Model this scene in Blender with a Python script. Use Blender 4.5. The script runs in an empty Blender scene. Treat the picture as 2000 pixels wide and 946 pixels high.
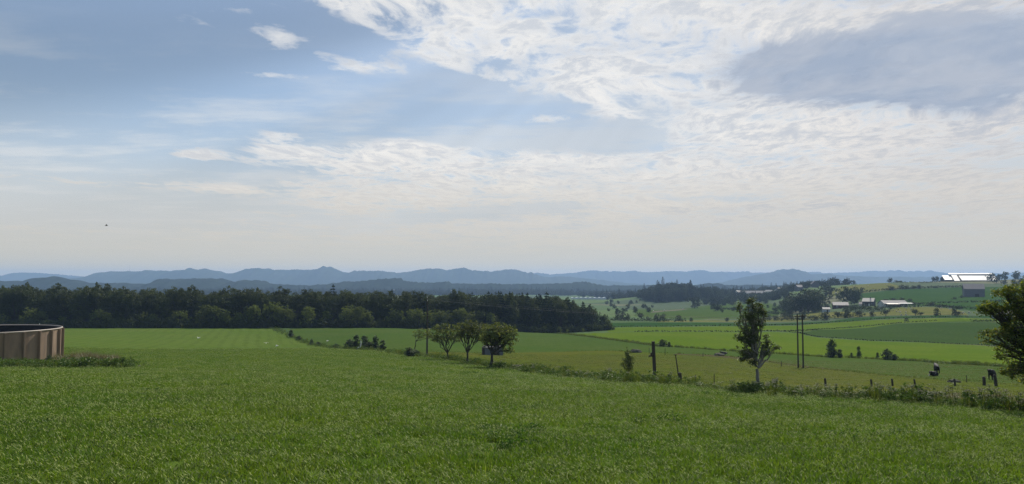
import bpy, bmesh, math, random
import numpy as np
from mathutils import Vector, Matrix
from mathutils.geometry import delaunay_2d_cdt

R = math.radians
scene = bpy.context.scene
COL = scene.collection
CAMZ = 60.0
FPX = 1444.0                      # focal length in photo pixels (photo 2000 wide)
TILT = math.atan(75.0 / FPX)

# ------------------------------------------------------------------ camera
cam_d = bpy.data.cameras.new('camera'); cam_d.lens = 26.0; cam_d.sensor_width = 36.0
cam_d.clip_start = 0.1; cam_d.clip_end = 60000
cam = bpy.data.objects.new('camera', cam_d); COL.objects.link(cam)
cam.location = (0, 0, CAMZ); cam.rotation_euler = (R(90) + TILT, 0, 0)
scene.camera = cam

# ------------------------------------------------------------------ sun, sky, exposure
SUN_AZ, SUN_EL = R(26), R(43)
L = Vector((math.sin(SUN_AZ) * math.cos(SUN_EL), math.cos(SUN_AZ) * math.cos(SUN_EL), math.sin(SUN_EL)))
sd = bpy.data.lights.new('sun', 'SUN'); sd.energy = 4.8; sd.angle = R(0.55); sd.color = (1.0, 0.93, 0.82)
sun = bpy.data.objects.new('sun', sd); COL.objects.link(sun)
sun.rotation_euler = (-L).to_track_quat('-Z', 'Y').to_euler(); sun.location = (0, 0, 400)
scene.view_settings.view_transform = 'Standard'
scene.view_settings.look = 'None'
scene.view_settings.gamma = 1.0
scene.view_settings.use_curve_mapping = False
scene.view_settings.exposure = 0.06
scene.render.engine = 'CYCLES'
cy = scene.cycles
cy.use_denoising = True; cy.denoising_prefilter = 'NONE'; cy.denoising_input_passes = 'RGB_ALBEDO_NORMAL'
try:
    cy.denoiser = 'OPENIMAGEDENOISE'
except Exception:
    pass
cy.max_bounces = 6; cy.diffuse_bounces = 2; cy.glossy_bounces = 2; cy.transmission_bounces = 4
cy.transparent_max_bounces = 6; cy.volume_bounces = 1
cy.sample_clamp_indirect = 4.0

world = bpy.data.worlds.new('World'); scene.world = world; world.use_nodes = True
wt = world.node_tree; wt.nodes.clear()


class NX:
    """tiny expression builder for shader nodes"""
    def __init__(s, nt): s.nt = nt
    def _in(s, sock, v):
        if isinstance(v, (int, float)): sock.default_value = v
        elif isinstance(v, (tuple, list)): sock.default_value = tuple(v)
        else: s.nt.links.new(v, sock)
    def m(s, op, a, b=0.0, c=0.0, clamp=False):
        n = s.nt.nodes.new('ShaderNodeMath'); n.operation = op; n.use_clamp = clamp
        s._in(n.inputs[0], a); s._in(n.inputs[1], b); s._in(n.inputs[2], c)
        return n.outputs[0]
    def add(s, a, b): return s.m('ADD', a, b)
    def sub(s, a, b): return s.m('SUBTRACT', a, b)
    def mul(s, a, b): return s.m('MULTIPLY', a, b)
    def div(s, a, b): return s.m('DIVIDE', a, b)
    def ss(s, x, lo, hi):
        n = s.nt.nodes.new('ShaderNodeMapRange'); n.interpolation_type = 'SMOOTHSTEP'
        s._in(n.inputs['Value'], x); s._in(n.inputs['From Min'], lo); s._in(n.inputs['From Max'], hi)
        return n.outputs[0]
    def lin(s, x, lo, hi, a=0.0, b=1.0):
        n = s.nt.nodes.new('ShaderNodeMapRange')
        s._in(n.inputs['Value'], x); s._in(n.inputs['From Min'], lo); s._in(n.inputs['From Max'], hi)
        s._in(n.inputs['To Min'], a); s._in(n.inputs['To Max'], b)
        return n.outputs[0]
    def xyz(s, x, y, z):
        n = s.nt.nodes.new('ShaderNodeCombineXYZ')
        s._in(n.inputs[0], x); s._in(n.inputs[1], y); s._in(n.inputs[2], z)
        return n.outputs[0]
    def sep(s, v):
        n = s.nt.nodes.new('ShaderNodeSeparateXYZ'); s._in(n.inputs[0], v)
        return n.outputs
    def noise(s, vec, scale, detail=4.0, rough=0.5, lac=2.0, dist=0.0):
        n = s.nt.nodes.new('ShaderNodeTexNoise')
        if vec is not None: s._in(n.inputs['Vector'], vec)
        n.inputs['Scale'].default_value = scale; n.inputs['Detail'].default_value = detail
        n.inputs['Roughness'].default_value = rough; n.inputs['Lacunarity'].default_value = lac
        n.inputs['Distortion'].default_value = dist
        return n.outputs[0]
    def mix(s, f, a, b):
        n = s.nt.nodes.new('ShaderNodeMix'); n.data_type = 'RGBA'
        s._in(n.inputs['Factor'], f)
        s._in(n.inputs[6], tuple(a) + (1,) if isinstance(a, (tuple, list)) and len(a) == 3 else a)
        s._in(n.inputs[7], tuple(b) + (1,) if isinstance(b, (tuple, list)) and len(b) == 3 else b)
        return n.outputs[2]
    def scale(s, v, vec):
        n = s.nt.nodes.new('ShaderNodeVectorMath'); n.operation = 'MULTIPLY'
        s._in(n.inputs[0], v); s._in(n.inputs[1], vec)
        return n.outputs[0]


def build_sky():
    x = NX(wt)
    out = wt.nodes.new('ShaderNodeOutputWorld'); bg = wt.nodes.new('ShaderNodeBackground')
    wt.links.new(bg.outputs[0], out.inputs[0]); bg.inputs[1].default_value = 0.1
    sky = wt.nodes.new('ShaderNodeTexSky'); sky.sky_type = 'NISHITA'; sky.sun_disc = False
    sky.sun_elevation = SUN_EL; sky.sun_rotation = SUN_AZ
    sky.altitude = 60; sky.air_density = 1.0; sky.dust_density = 0.6; sky.ozone_density = 1.6
    tc = wt.nodes.new('ShaderNodeTexCoord')
    dx, dy, dz = x.sep(tc.outputs['Generated'])
    az = x.m('ARCTAN2', dx, dy)                      # 0 straight ahead, + to the right (radians)
    el = x.m('ARCSINE', dz)
    # cloud sheet lying at one height: look-up where the view ray meets it
    zz = x.add(x.m('MAXIMUM', dz, 0.0), 0.045)
    q = x.xyz(x.div(dx, zz), x.div(dy, zz), 0.0)
    warp = x.noise(q, 0.9, 3, 0.5)
    qw = x.xyz(x.add(x.div(dx, zz), x.mul(x.sub(warp, 0.5), 0.5)), x.add(x.div(dy, zz), x.mul(x.sub(warp, 0.5), 0.9)), 0.0)
    n_big = x.noise(q, 0.8, 4, 0.55, 2.1, 0.0)
    n_mid = x.noise(x.scale(qw, (1.0, 0.80, 1.0)), 2.3, 4, 0.60, 2.1, 0.0)
    n_fine = x.noise(x.scale(qw, (1.0, 0.62, 1.0)), 10.0, 7, 0.62, 2.15, 0.0)

    def A(px): return math.atan((px - 1000) / FPX)
    def E(py, px): return math.atan((548 - py) / FPX * math.cos(A(px)))

    def blob(px, py, rx, ry, w, rot=0.0):
        a0, e0 = A(px), E(py, px); ra, re = rx / FPX, ry / FPX
        ua = x.sub(az, a0); ue = x.sub(el, e0)
        c, sn = math.cos(rot), math.sin(rot)
        p = x.div(x.add(x.mul(ua, c), x.mul(ue, sn)), ra)
        r = x.div(x.sub(x.mul(ue, c), x.mul(ua, sn)), re)
        d2 = x.add(x.mul(p, p), x.mul(r, r))
        return x.mul(x.m('EXPONENT', x.mul(d2, -1.0)), w)

    def total(bl):
        t = blob(*bl[0])
        for b in bl[1:]: t = x.add(t, blob(*b))
        return t
    cover = total([
        (1150, 85, 380, 80, 1.0, -0.10), (800, 52, 210, 30, 0.8, -0.42), (1150, -30, 560, 60, 0.9), (1650, 10, 500, 45, 0.9),
        (660, 112, 150, 16, 0.5, -0.12), (1420, 150, 260, 70, 0.8), (1400, 235, 230, 42, 0.62), (1300, 195, 220, 22, 0.35),
        (1750, 260, 420, 60, 0.95), (1250, 340, 560, 44, 0.85), (1700, 350, 520, 90, 0.95), (880, 345, 300, 40, 0.65),
        (560, 298, 130, 22, 0.85), (365, 303, 45, 16, 0.75), (530, 262, 80, 14, 0.65), (1045, 232, 75, 16, 1.0), (780, 275, 120, 16, 0.45),
        (560, 145, 110, 9, 0.52), (480, 138, 60, 10, 0.30), (650, 130, 55, 7, 0.45), (540, 65, 70, 24, 0.48), (950, 290, 240, 22, 0.40), (480, 368, 260, 14, 0.62), (850, 415, 420, 34, 0.60),
        (100, 345, 180, 20, 0.62), (1000, 470, 1500, 30, 0.50), (380, 25, 110, 45, 0.40), (520, 185, 60, 12, 0.32), (690, 205, 60, 10, 0.32), (850, 228, 60, 8, 0.4), (2700, 250, 500, 400, 0.8),
    ])
    gaps = total([(1060, 22, 110, 24, 0.55), (880, 58, 60, 22, 0.25), (1110, 262, 210, 26, 0.75, 0.0), (1280, 292, 230, 14, 0.40, 0.0), (720, 210, 260, 36, 0.4), (860, 150, 60, 16, 0.2),
                  (1470, 262, 120, 14, 0.35), (990, 412, 280, 14, 0.42, 0.06), (200, 200, 260, 160, 0.45), (1220, 318, 40, 8, 0.3), (960, 212, 170, 24, 0.55), (1350, 12, 60, 18, 0.3)])
    cov = x.m('MINIMUM', x.sub(cover, x.mul(gaps, 1.55)), 0.67)
    det = x.add(x.add(x.mul(x.sub(n_big, 0.5), 0.9), x.mul(x.sub(n_mid, 0.5), 1.7)), x.mul(x.sub(n_fine, 0.5), 1.25))
    dens = x.add(cov, det)
    mask = x.ss(dens, 0.29, 0.74)
    # thick grey-blue cloud at the upper right, shading its own underside
    thick = total([(1640, 130, 190, 52, 1.2), (1880, 120, 200, 75, 1.25), (1500, 105, 80, 34, 0.35), (1450, 412, 270, 20, 0.42, 0.05),
                   (1060, 105, 90, 18, 0.40), (1150, 95, 60, 16, 0.3), (1270, 150, 130, 16, 0.35), (1900, 425, 260, 40, 0.22), (1900, 190, 70, 40, 0.45)])
    thick = x.ss(x.add(thick, x.add(x.mul(x.sub(n_mid, 0.5), 1.5), x.mul(x.sub(n_fine, 0.5), 0.55))), 0.28, 0.85)
    # billows lit by the sun behind: thin edges bright, dense middles greyer
    core = x.ss(x.add(x.mul(n_fine, 0.85), x.mul(n_mid, 0.45)), 0.54, 0.80)
    white = (9.4, 9.1, 8.6); grey = (4.9, 5.4, 6.2); cream = (7.3, 6.6, 5.6); blue = x.mix(x.ss(n_mid, 0.35, 0.65), (2.9, 3.6, 4.85), (4.3, 4.75, 5.6))
    low = x.ss(el, R(12.0), R(3.0))
    c_lit = x.mix(x.mul(core, 0.72), white, grey)
    c_lit = x.mix(x.mul(low, 0.75), c_lit, cream)
    toright = x.ss(az, R(6), R(36))
    c_lit = x.mix(x.mul(toright, 0.5), c_lit, x.mix(core, (6.6, 6.0, 5.6), (4.9, 4.85, 5.0)))
    c_cl = x.mix(x.mul(thick, 0.93), c_lit, blue)
    mask = x.m('MAXIMUM', mask, x.mul(thick, 0.9))
    # clear sky pales towards the hazy horizon and the sun side
    pale = x.ss(el, R(14.0), R(2.0))
    hs = wt.nodes.new('ShaderNodeHueSaturation'); hs.inputs['Saturation'].default_value = 1.0; hs.inputs['Value'].default_value = SKY_V
    wt.links.new(sky.outputs[0], hs.inputs['Color'])
    base = x.mix(x.mul(pale, 0.88), hs.outputs[0], (5.6, 5.8, 5.9))
    veil = x.ss(x.add(x.mul(x.ss(az, R(-34), R(8)), 0.75), x.mul(x.sub(n_big, 0.5), 0.5)), 0.1, 1.0)
    base = x.mix(x.add(x.mul(veil, 0.42), 0.16), base, (4.9, 5.8, 6.9))
    # thin milky veil streaked through the lower sky
    n_veil = x.noise(x.scale(q, (0.55, 1.0, 1.0)), 1.5, 5, 0.6, 2.1, 0.0)
    vmask = x.mul(x.ss(x.add(n_veil, x.mul(x.ss(az, R(-30), R(12)), 0.12)), 0.46, 0.66), x.ss(el, R(19), R(10)))
    base = x.mix(x.mul(vmask, 0.55), base, (6.6, 6.7, 6.7))
    # broad soft shafts of light and shade fanning out from the hidden sun
    ang = x.m('ARCTAN2', x.sub(az, A(1500)), x.sub(R(27), el))
    n_ray = x.noise(x.xyz(x.mul(ang, 3.2), 0.3, 0.0), 1.6, 2, 0.5)
    ray_ = x.mul(x.sub(n_ray, 0.5), x.ss(az, R(20), R(-8)))
    hs2 = wt.nodes.new('ShaderNodeHueSaturation')
    wt.links.new(x.add(1.0, x.mul(ray_, 0.9)), hs2.inputs['Value']); wt.links.new(base, hs2.inputs['Color']); base = hs2.outputs[0]
    col = x.mix(x.mul(mask, 0.96), base, c_cl)
    # a bank of warm haze right at the horizon
    col = x.mix(x.mul(x.ss(el, R(4.5), R(0.6)), 0.85), col, HORIZON)
    col = x.mix(x.mul(x.ss(el, R(9.5), R(2.5)), 0.62), col, (6.2, 5.75, 4.85))
    wt.links.new(col, bg.inputs[0])


SKY_V = 0.80
HORIZON = (8.0, 6.8, 3.7)
build_sky()

# ------------------------------------------------------------------ small helpers
rng = np.random.default_rng(7)
random.seed(7)


def tag(o, label=None, cat=None, group=None, kind=None):
    if label: o['label'] = label
    if cat: o['category'] = cat
    if group: o['group'] = group
    if kind: o['kind'] = kind
    return o


def empty(name, loc=(0, 0, 0), rz=0.0):
    o = bpy.data.objects.new(name, None); COL.objects.link(o)
    o.empty_display_size = 0.3
    o.location = loc; o.rotation_euler = (0, 0, rz)
    return o


def np_mesh(name, V, F, mats, midx=None, smooth=False):
    """V n x 3, F list of (m x k) int arrays"""
    me = bpy.data.meshes.new(name)
    V = np.asarray(V, np.float32)
    if not isinstance(F, (list, tuple)): F = [F]
    F = [np.asarray(f, np.int32) for f in F if len(f)]
    me.vertices.add(len(V)); me.vertices.foreach_set('co', V.ravel())
    nl = sum(f.size for f in F); npoly = sum(len(f) for f in F)
    if npoly:
        me.loops.add(nl); me.polygons.add(npoly)
        me.loops.foreach_set('vertex_index', np.concatenate([f.ravel() for f in F]))
        tot = np.concatenate([np.full(len(f), f.shape[1], np.int32) for f in F])
        st = np.concatenate([[0], np.cumsum(tot)[:-1]]).astype(np.int32)
        me.polygons.foreach_set('loop_start', st)
        if midx is not None: me.polygons.foreach_set('material_index', np.asarray(midx, np.int32))
        me.polygons.foreach_set('use_smooth', np.full(npoly, smooth))
    for m in (mats if isinstance(mats, (list, tuple)) else [mats]): me.materials.append(m)
    me.update(); me.validate()
    return me


def link(name, me, parent=None, loc=(0, 0, 0), rz=0.0, scale=None):
    o = bpy.data.objects.new(name, me); COL.objects.link(o)
    o.location = loc; o.rotation_euler = (0, 0, rz)
    if scale is not None: o.scale = scale if isinstance(scale, (tuple, list)) else (scale,) * 3
    if parent: o.parent = parent
    return o


class MB:
    """collects simple solids, then makes one mesh object of them"""
    def __init__(s): s.V = []; s.F = []
    def box(s, c, size, rz=0.0, tilt=None):
        hx, hy, hz = size[0] / 2, size[1] / 2, size[2] / 2
        n = len(s.V); M = Matrix.Rotation(rz, 3, 'Z')
        if tilt is not None: M = M @ tilt
        for dx, dy, dz in ((-1, -1, -1), (1, -1, -1), (1, 1, -1), (-1, 1, -1), (-1, -1, 1), (1, -1, 1), (1, 1, 1), (-1, 1, 1)):
            p = M @ Vector((dx * hx, dy * hy, dz * hz)); s.V.append((c[0] + p.x, c[1] + p.y, c[2] + p.z))
        for f in ((3, 2, 1, 0), (4, 5, 6, 7), (0, 1, 5, 4), (1, 2, 6, 5), (2, 3, 7, 6), (3, 0, 4, 7)): s.F.append([n + i for i in f])
        return s
    def poly(s, pts):
        n = len(s.V); s.V += [tuple(p) for p in pts]; s.F.append(list(range(n, n + len(pts)))); return s
    def prism(s, pts, vec):
        n = len(s.V); k = len(pts)
        s.V += [tuple(p) for p in pts]; s.V += [tuple(Vector(p) + Vector(vec)) for p in pts]
        s.F.append([n + i for i in range(k)][::-1]); s.F.append([n + k + i for i in range(k)])
        for i in range(k): j = (i + 1) % k; s.F.append([n + i, n + j, n + k + j, n + k + i])
        return s
    def tube(s, pts, rad, seg=8, cap=True):
        pts = [Vector(p) for p in pts]
        if not isinstance(rad, (list, tuple)): rad = [rad] * len(pts)
        n = len(s.V); k = len(pts); ref = None
        for i, p in enumerate(pts):
            t = (pts[min(i + 1, k - 1)] - pts[max(i - 1, 0)]).normalized()
            if ref is None: ref = Vector((1, 0, 0)) if abs(t.x) < 0.9 else Vector((0, 1, 0))
            a = (ref - t * ref.dot(t)).normalized(); b = t.cross(a); ref = a
            for j in range(seg):
                an = 2 * math.pi * j / seg
                s.V.append(tuple(p + (a * math.cos(an) + b * math.sin(an)) * rad[i]))
        for i in range(k - 1):
            for j in range(seg):
                j2 = (j + 1) % seg
                s.F.append([n + i * seg + j, n + i * seg + j2, n + (i + 1) * seg + j2, n + (i + 1) * seg + j])
        if cap:
            s.F.append([n + j for j in range(seg)][::-1]); s.F.append([n + (k - 1) * seg + j for j in range(seg)])
        return s
    def mesh(s, name, m, smooth=False):
        me = bpy.data.meshes.new(name); me.from_pydata(s.V, [], s.F)
        for mm in (m if isinstance(m, (list, tuple)) else [m]): me.materials.append(mm)
        if smooth: me.polygons.foreach_set('use_smooth', np.full(len(me.polygons), True))
        me.update(); return me
    def build(s, name, m, parent=None, loc=(0, 0, 0), rz=0.0, smooth=False):
        return link(name, s.mesh(name, m, smooth), parent, loc, rz)


def copy_tree(o, parent=None):
    c = o.copy(); COL.objects.link(c)
    if parent: c.parent = parent
    for ch in [k for k in o.children]: copy_tree(ch, c)
    return c


# ------------------------------------------------------------------ materials
def new_mat(name):
    m = bpy.data.materials.new(name); m.use_nodes = True
    nt = m.node_tree; nt.nodes.clear()
    out = nt.nodes.new('ShaderNodeOutputMaterial')
    return m, nt, out, NX(nt)


def principled(nt, out, rough=0.8, spec=0.3):
    p = nt.nodes.new('ShaderNodeBsdfPrincipled'); p.inputs['Roughness'].default_value = rough
    p.inputs['Specular IOR Level'].default_value = spec
    nt.links.new(p.outputs[0], out.inputs[0]); return p


def bump(nt, p, h, strength, dist):
    b = nt.nodes.new('ShaderNodeBump'); b.inputs['Strength'].default_value = strength; b.inputs['Distance'].default_value = dist
    nt.links.new(h, b.inputs['Height']); nt.links.new(b.outputs[0], p.inputs['Normal'])


def simple_mat(name, c, c2=None, rough=0.8, spec=0.3, nscale=4.0, metal=0.0, bumps=0.0, stretch=(1, 1, 1)):
    m, nt, out, x = new_mat(name); p = principled(nt, out, rough, spec)
    p.inputs['Metallic'].default_value = metal
    tc = nt.nodes.new('ShaderNodeTexCoord')
    n = x.noise(x.scale(tc.outputs['Object'], stretch), nscale, 5, 0.6)
    c2 = c2 or tuple(v * 0.65 for v in c)
    nt.links.new(x.mix(x.ss(n, 0.3, 0.7), c, c2), p.inputs['Base Color'])
    if bumps: bump(nt, p, n, bumps, 0.05)
    return m


def field_mat(name, c, c2, c3, lines=None, fine=1.2, bumpd=0.12, patch=0.03, mott=0.75):
    """grassland: broad patches, mottling, blade-scale grain and, where mown or drilled, faint rows"""
    m, nt, out, x = new_mat(name); p = principled(nt, out, 0.95, 0.0)
    g = nt.nodes.new('ShaderNodeNewGeometry'); pos = x.scale(g.outputs['Position'], (1, 1, 0))
    a = x.noise(pos, patch, 4, 0.55); b = x.noise(pos, patch * 9, 5, 0.65); f = x.noise(pos, fine, 6, 0.7)
    col = x.mix(x.ss(a, 0.35, 0.65), c, c2)
    col = x.mix(x.mul(x.ss(b, 0.45, 0.75), mott), col, c3)
    dark = x.lin(f, 0.25, 0.75, 0.62, 1.32)
    if lines:
        ang, period, amt = lines
        px_, py_, pz_ = x.sep(g.outputs['Position'])
        w = x.add(x.mul(px_, math.cos(ang)), x.mul(py_, -math.sin(ang)))
        w = x.add(w, x.mul(x.sub(a, 0.5), period * 1.5))
        wv = x.m('SINE', x.mul(w, 2 * math.pi / period))
        wv = x.mul(x.ss(wv, -0.2, 1.0), x.ss(x.add(b, x.mul(a, 0.5)), 0.5, 0.95))
        dark = x.mul(dark, x.sub(1.0, x.mul(wv, amt)))
    vm = nt.nodes.new('ShaderNodeVectorMath'); vm.operation = 'SCALE'
    nt.links.new(col, vm.inputs[0]); nt.links.new(dark, vm.inputs['Scale'])
    nt.links.new(vm.outputs[0], p.inputs['Base Color'])
    if bumpd: bump(nt, p, x.add(f, x.mul(b, 1.5)), 0.9, bumpd)
    return m


def leaf_mat(name, c, c2, trans=0.35, gloss=0.12, clump=1.2, tip=None):
    m, nt, out, x = new_mat(name)
    g = nt.nodes.new('ShaderNodeNewGeometry'); tc = nt.nodes.new('ShaderNodeTexCoord')
    n = x.noise(tc.outputs['Object'], clump, 3, 0.5)
    oi = nt.nodes.new('ShaderNodeObjectInfo')
    f = x.add(x.mul(x.ss(n, 0.3, 0.7), 0.55), x.mul(g.outputs['Random Per Island'], 0.45))
    col = x.mix(f, c, c2)
    if tip: col = x.mix(x.ss(g.outputs['Random Per Island'], 0.80, 0.86), col, tip)
    vm = nt.nodes.new('ShaderNodeVectorMath'); vm.operation = 'SCALE'
    nt.links.new(col, vm.inputs[0]); nt.links.new(x.lin(oi.outputs['Random'], 0, 1, 0.72, 1.28), vm.inputs['Scale'])
    col = vm.outputs[0]
    d = nt.nodes.new('ShaderNodeBsdfDiffuse'); t = nt.nodes.new('ShaderNodeBsdfTranslucent')
    nt.links.new(col, d.inputs[0])
    vt = nt.nodes.new('ShaderNodeVectorMath'); vt.operation = 'MULTIPLY'
    nt.links.new(col, vt.inputs[0]); vt.inputs[1].default_value = (1.25, 1.2, 0.55)
    nt.links.new(vt.outputs[0], t.inputs[0])
    mx = nt.nodes.new('ShaderNodeMixShader'); mx.inputs[0].default_value = trans
    nt.links.new(d.outputs[0], mx.inputs[1]); nt.links.new(t.outputs[0], mx.inputs[2])
    gl = nt.nodes.new('ShaderNodeBsdfGlossy'); gl.inputs['Roughness'].default_value = 0.5
    gl.inputs[0].default_value = (0.8, 0.85, 0.75, 1)
    m2 = nt.nodes.new('ShaderNodeMixShader'); m2.inputs[0].default_value = gloss * 0.5
    nt.links.new(mx.outputs[0], m2.inputs[1]); nt.links.new(gl.outputs[0], m2.inputs[2])
    nt.links.new(m2.outputs[0], out.inputs[0])
    return m


M = {}
M['meadow'] = field_mat('meadow', (.082, .130, .025), (.096, .138, .030), (.060, .104, .019), lines=(R(-19), 3.2, 0.17), fine=2.5, bumpd=0.10)
M['olive'] = field_mat('olive_pasture', (.080, .104, .018), (.094, .102, .022), (.060, .092, .014), fine=1.4, bumpd=0.10, patch=0.05)
M['pasture'] = field_mat('pasture', (.056, .096, .022), (.068, .102, .026), (.042, .078, .018), fine=1.0, bumpd=0.12)
M['bright'] = field_mat('bright_field', (.080, .132, .014), (.098, .142, .018), (.062, .108, .013), fine=0.8, bumpd=0.04, mott=0.35)
M['darkcrop'] = field_mat('dark_crop', (.040, .074, .018), (.046, .080, .020), (.058, .066, .022), fine=0.8, bumpd=0.08, mott=0.45)
M['strip'] = field_mat('crop_strip', (.028, .068, .018), (.034, .076, .020), (.024, .058, .016), fine=0.6, bumpd=0.05)
M['yellow'] = field_mat('dry_pasture', (.150, .145, .050), (.120, .132, .040), (.090, .118, .032), fine=0.5, bumpd=0.2)
M['hillgreen'] = field_mat('hill_green', (.034, .076, .020), (.044, .086, .022), (.030, .062, .018), fine=0.4, bumpd=0.1)
M['track'] = field_mat('track', (.13, .125, .085), (.16, .15, .11), (.07, .085, .04), fine=1.0, bumpd=0.1, patch=0.2)
M['dirt'] = field_mat('bare_soil', (.095, .075, .045), (.075, .075, .035), (.060, .072, .028), fine=0.8, bumpd=0.1, patch=0.2)


def plain_mat():
    m, nt, out, x = new_mat('far_farmland'); p = principled(nt, out, 0.95, 0.1)
    g = nt.nodes.new('ShaderNodeNewGeometry'); pos = x.scale(g.outputs['Position'], (1, 0.7, 0))
    v = nt.nodes.new('ShaderNodeTexVoronoi'); v.inputs['Scale'].default_value = 0.0065
    nt.links.new(pos, v.inputs['Vector'])
    h = x.sep(v.outputs['Color'])[0]
    a = x.mix(x.ss(h, 0.25, 0.3), (.030, .062, .014), (.042, .092, .014))
    a = x.mix(x.ss(h, 0.55, 0.58), a, (.060, .115, .015)); a = x.mix(x.ss(h, 0.86, 0.88), a, (.11, .115, .05))
    f = x.noise(pos, 0.35, 5, 0.65)
    a = x.mix(x.mul(x.ss(f, 0.4, 0.7), 0.45), a, (.028, .05, .018))
    nt.links.new(a, p.inputs['Base Color']); bump(nt, p, f, 0.6, 0.4)
    return m


M['plain'] = plain_mat()
M['hill'] = field_mat('hill_heath', (.030, .045, .020), (.040, .050, .024), (.055, .065, .035), fine=0.02, bumpd=6.0, patch=0.0012)
M['hill_near'] = field_mat('hill_woods', (.016, .026, .016), (.022, .033, .020), (.040, .058, .026), fine=0.035, bumpd=3.0, patch=0.002, mott=0.5)

M['leaf_wood'] = leaf_mat('dark_wood_leaf', (.040, .056, .020), (.064, .080, .026), 0.28, 0.05, 0.35)
M['leaf_fresh'] = leaf_mat('fresh_wood_leaf', (.082, .116, .022), (.125, .152, .036), 0.48, 0.06, 0.35)
M['needle'] = leaf_mat('spruce_needle', (.016, .030, .016), (.028, .042, .020), 0.12, 0.05, 0.4)
M['leaf_bush'] = leaf_mat('bush_leaf', (.026, .044, .018), (.042, .062, .022), 0.28, 0.10, 1.5)
M['leaf_far'] = leaf_mat('far_tree_leaf', (.022, .036, .015), (.036, .052, .020), 0.25, 0.06, 0.4)
M['leaf_rowan'] = leaf_mat('rowan_leaf', (.060, .090, .018), (.095, .118, .030), 0.45, 0.08, 1.6, tip=(.24, .25, .09))
M['leaf_tall'] = leaf_mat('tall_tree_leaf', (.050, .082, .014), (.085, .115, .024), 0.42, 0.16, 1.6)
M['leaf_maple'] = leaf_mat('corner_tree_leaf', (.062, .100, .014), (.108, .142, .022), 0.55, 0.08, 2.0, tip=(.26, .26, .06))
M['bark'] = simple_mat('bark', (.075, .070, .062), (.035, .032, .028), 0.9, 0.2, 9, bumps=0.6, stretch=(1, 1, .25))
M['bark_pale'] = simple_mat('pale_bark', (.26, .25, .235), (.12, .115, .105), 0.85, 0.25, 8, bumps=0.5, stretch=(1, 1, .3))
M['old_wood'] = simple_mat('weathered_wood', (.085, .075, .062), (.040, .036, .032), 0.9, 0.2, 12, bumps=0.5, stretch=(1, 1, .15))
M['pole_wood'] = simple_mat('pole_wood', (.075, .068, .058), (.045, .040, .035), 0.85, 0.25, 6, bumps=0.3, stretch=(1, 1, .1))
M['porcelain'] = simple_mat('insulator', (.55, .55, .52), (.4, .4, .38), 0.3, 0.5)
M['wire'] = simple_mat('weathered_wire', (.20, .20, .20), (.15, .15, .15), 0.7, 0.3)
M['stone'] = simple_mat('stone', (.30, .25, .21), (.16, .14, .12), 0.9, 0.2, 3, bumps=0.5)
M['stone_dark'] = simple_mat('mossy_stone', (.09, .085, .07), (.04, .045, .03), 0.95, 0.15, 3, bumps=0.6)

# ------------------------------------------------------------------ terrain
COLS = {
    -600: [(78, 713), (110, 692), (150, 674), (300, 641), (420, 634), (700, 610), (1500, 584), (2500, 574), (5000, 561), (9500, 555)],
    0: [(78, 713), (110, 692), (150, 674), (300, 641), (420, 634), (700, 610), (1500, 584), (2500, 574), (5000, 561), (9500, 555)],
    300: [(60, 726), (85, 709), (115, 693), (150, 680), (200, 667), (300, 641), (420, 634), (700, 610), (1500, 584), (2500, 574), (5000, 561), (9500, 555)],
    600: [(60, 727), (90, 706), (115, 691), (140, 681.5), (160, 682.5), (190, 679), (230, 665), (300, 641), (420, 634), (700, 610), (1500, 584), (2500, 574), (5000, 561), (9500, 555)],
    750: [(60, 730), (90, 710), (115, 697), (140, 686), (165, 680), (200, 667), (300, 641), (420, 634), (700, 610), (1500, 584), (2500, 574), (5000, 561), (9500, 555)],
    830: [(60, 733), (85, 714), (118, 695), (150, 683), (200, 668), (305, 643), (420, 634), (700, 610), (1500, 584), (2500, 574), (5000, 561), (9500, 555)],
    960: [(60, 736), (84, 718), (110, 703), (150, 688), (220, 668), (320, 646), (420, 636), (700, 612), (1500, 584), (2500, 574), (5000, 561), (9500, 555)],
    1100: [(62, 736), (90, 716), (130, 700), (200, 676), (270, 660), (350, 649), (500, 630), (800, 606), (1500, 585), (2500, 574), (5000, 561), (9500, 555)],
    1280: [(52, 743), (80, 719), (120, 701), (180, 681), (350, 643), (560, 621), (800, 606), (1200, 592), (1600, 585), (2500, 575), (5000, 561), (9500, 555)],
    1480: [(46, 767), (75, 735), (110, 715), (150, 700), (250, 668), (400, 636), (560, 619), (800, 598), (1000, 587), (1400, 577), (2500, 573), (5000, 561), (9500, 555)],
    1600: [(40, 777), (67, 747), (110, 722), (160, 700), (250, 671), (330, 655), (450, 630), (520, 615), (600, 607), (800, 580), (1000, 562), (1200, 559), (2500, 572), (5000, 561), (9500, 555)],
    1750: [(36, 786), (67, 750), (84, 736), (120, 718), (160, 704), (240, 680), (300, 664), (400, 632), (450, 616), (520, 602), (600, 592), (750, 569), (950, 552), (1100, 553), (2000, 572), (5000, 561), (9500, 555)],
    1900: [(33, 797), (67, 754), (84, 738), (120, 715), (160, 704), (240, 682), (300, 668), (380, 632), (450, 608), (520, 597), (650, 580), (800, 563), (950, 549), (1100, 551), (2000, 572), (5000, 561), (9500, 555)],
    2100: [(28, 818), (60, 765), (84, 741), (120, 714), (160, 702), (300, 665), (400, 624), (500, 598), (700, 567), (900, 546), (1000, 542), (1200, 550), (2000, 572), (5000, 561), (9500, 555)],
    2600: [(28, 818), (60, 765), (84, 741), (120, 714), (160, 702), (300, 665), (400, 624), (500, 598), (700, 567), (900, 546), (1000, 542), (1200, 550), (2000, 572), (5000, 561), (9500, 555)],
}


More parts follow.
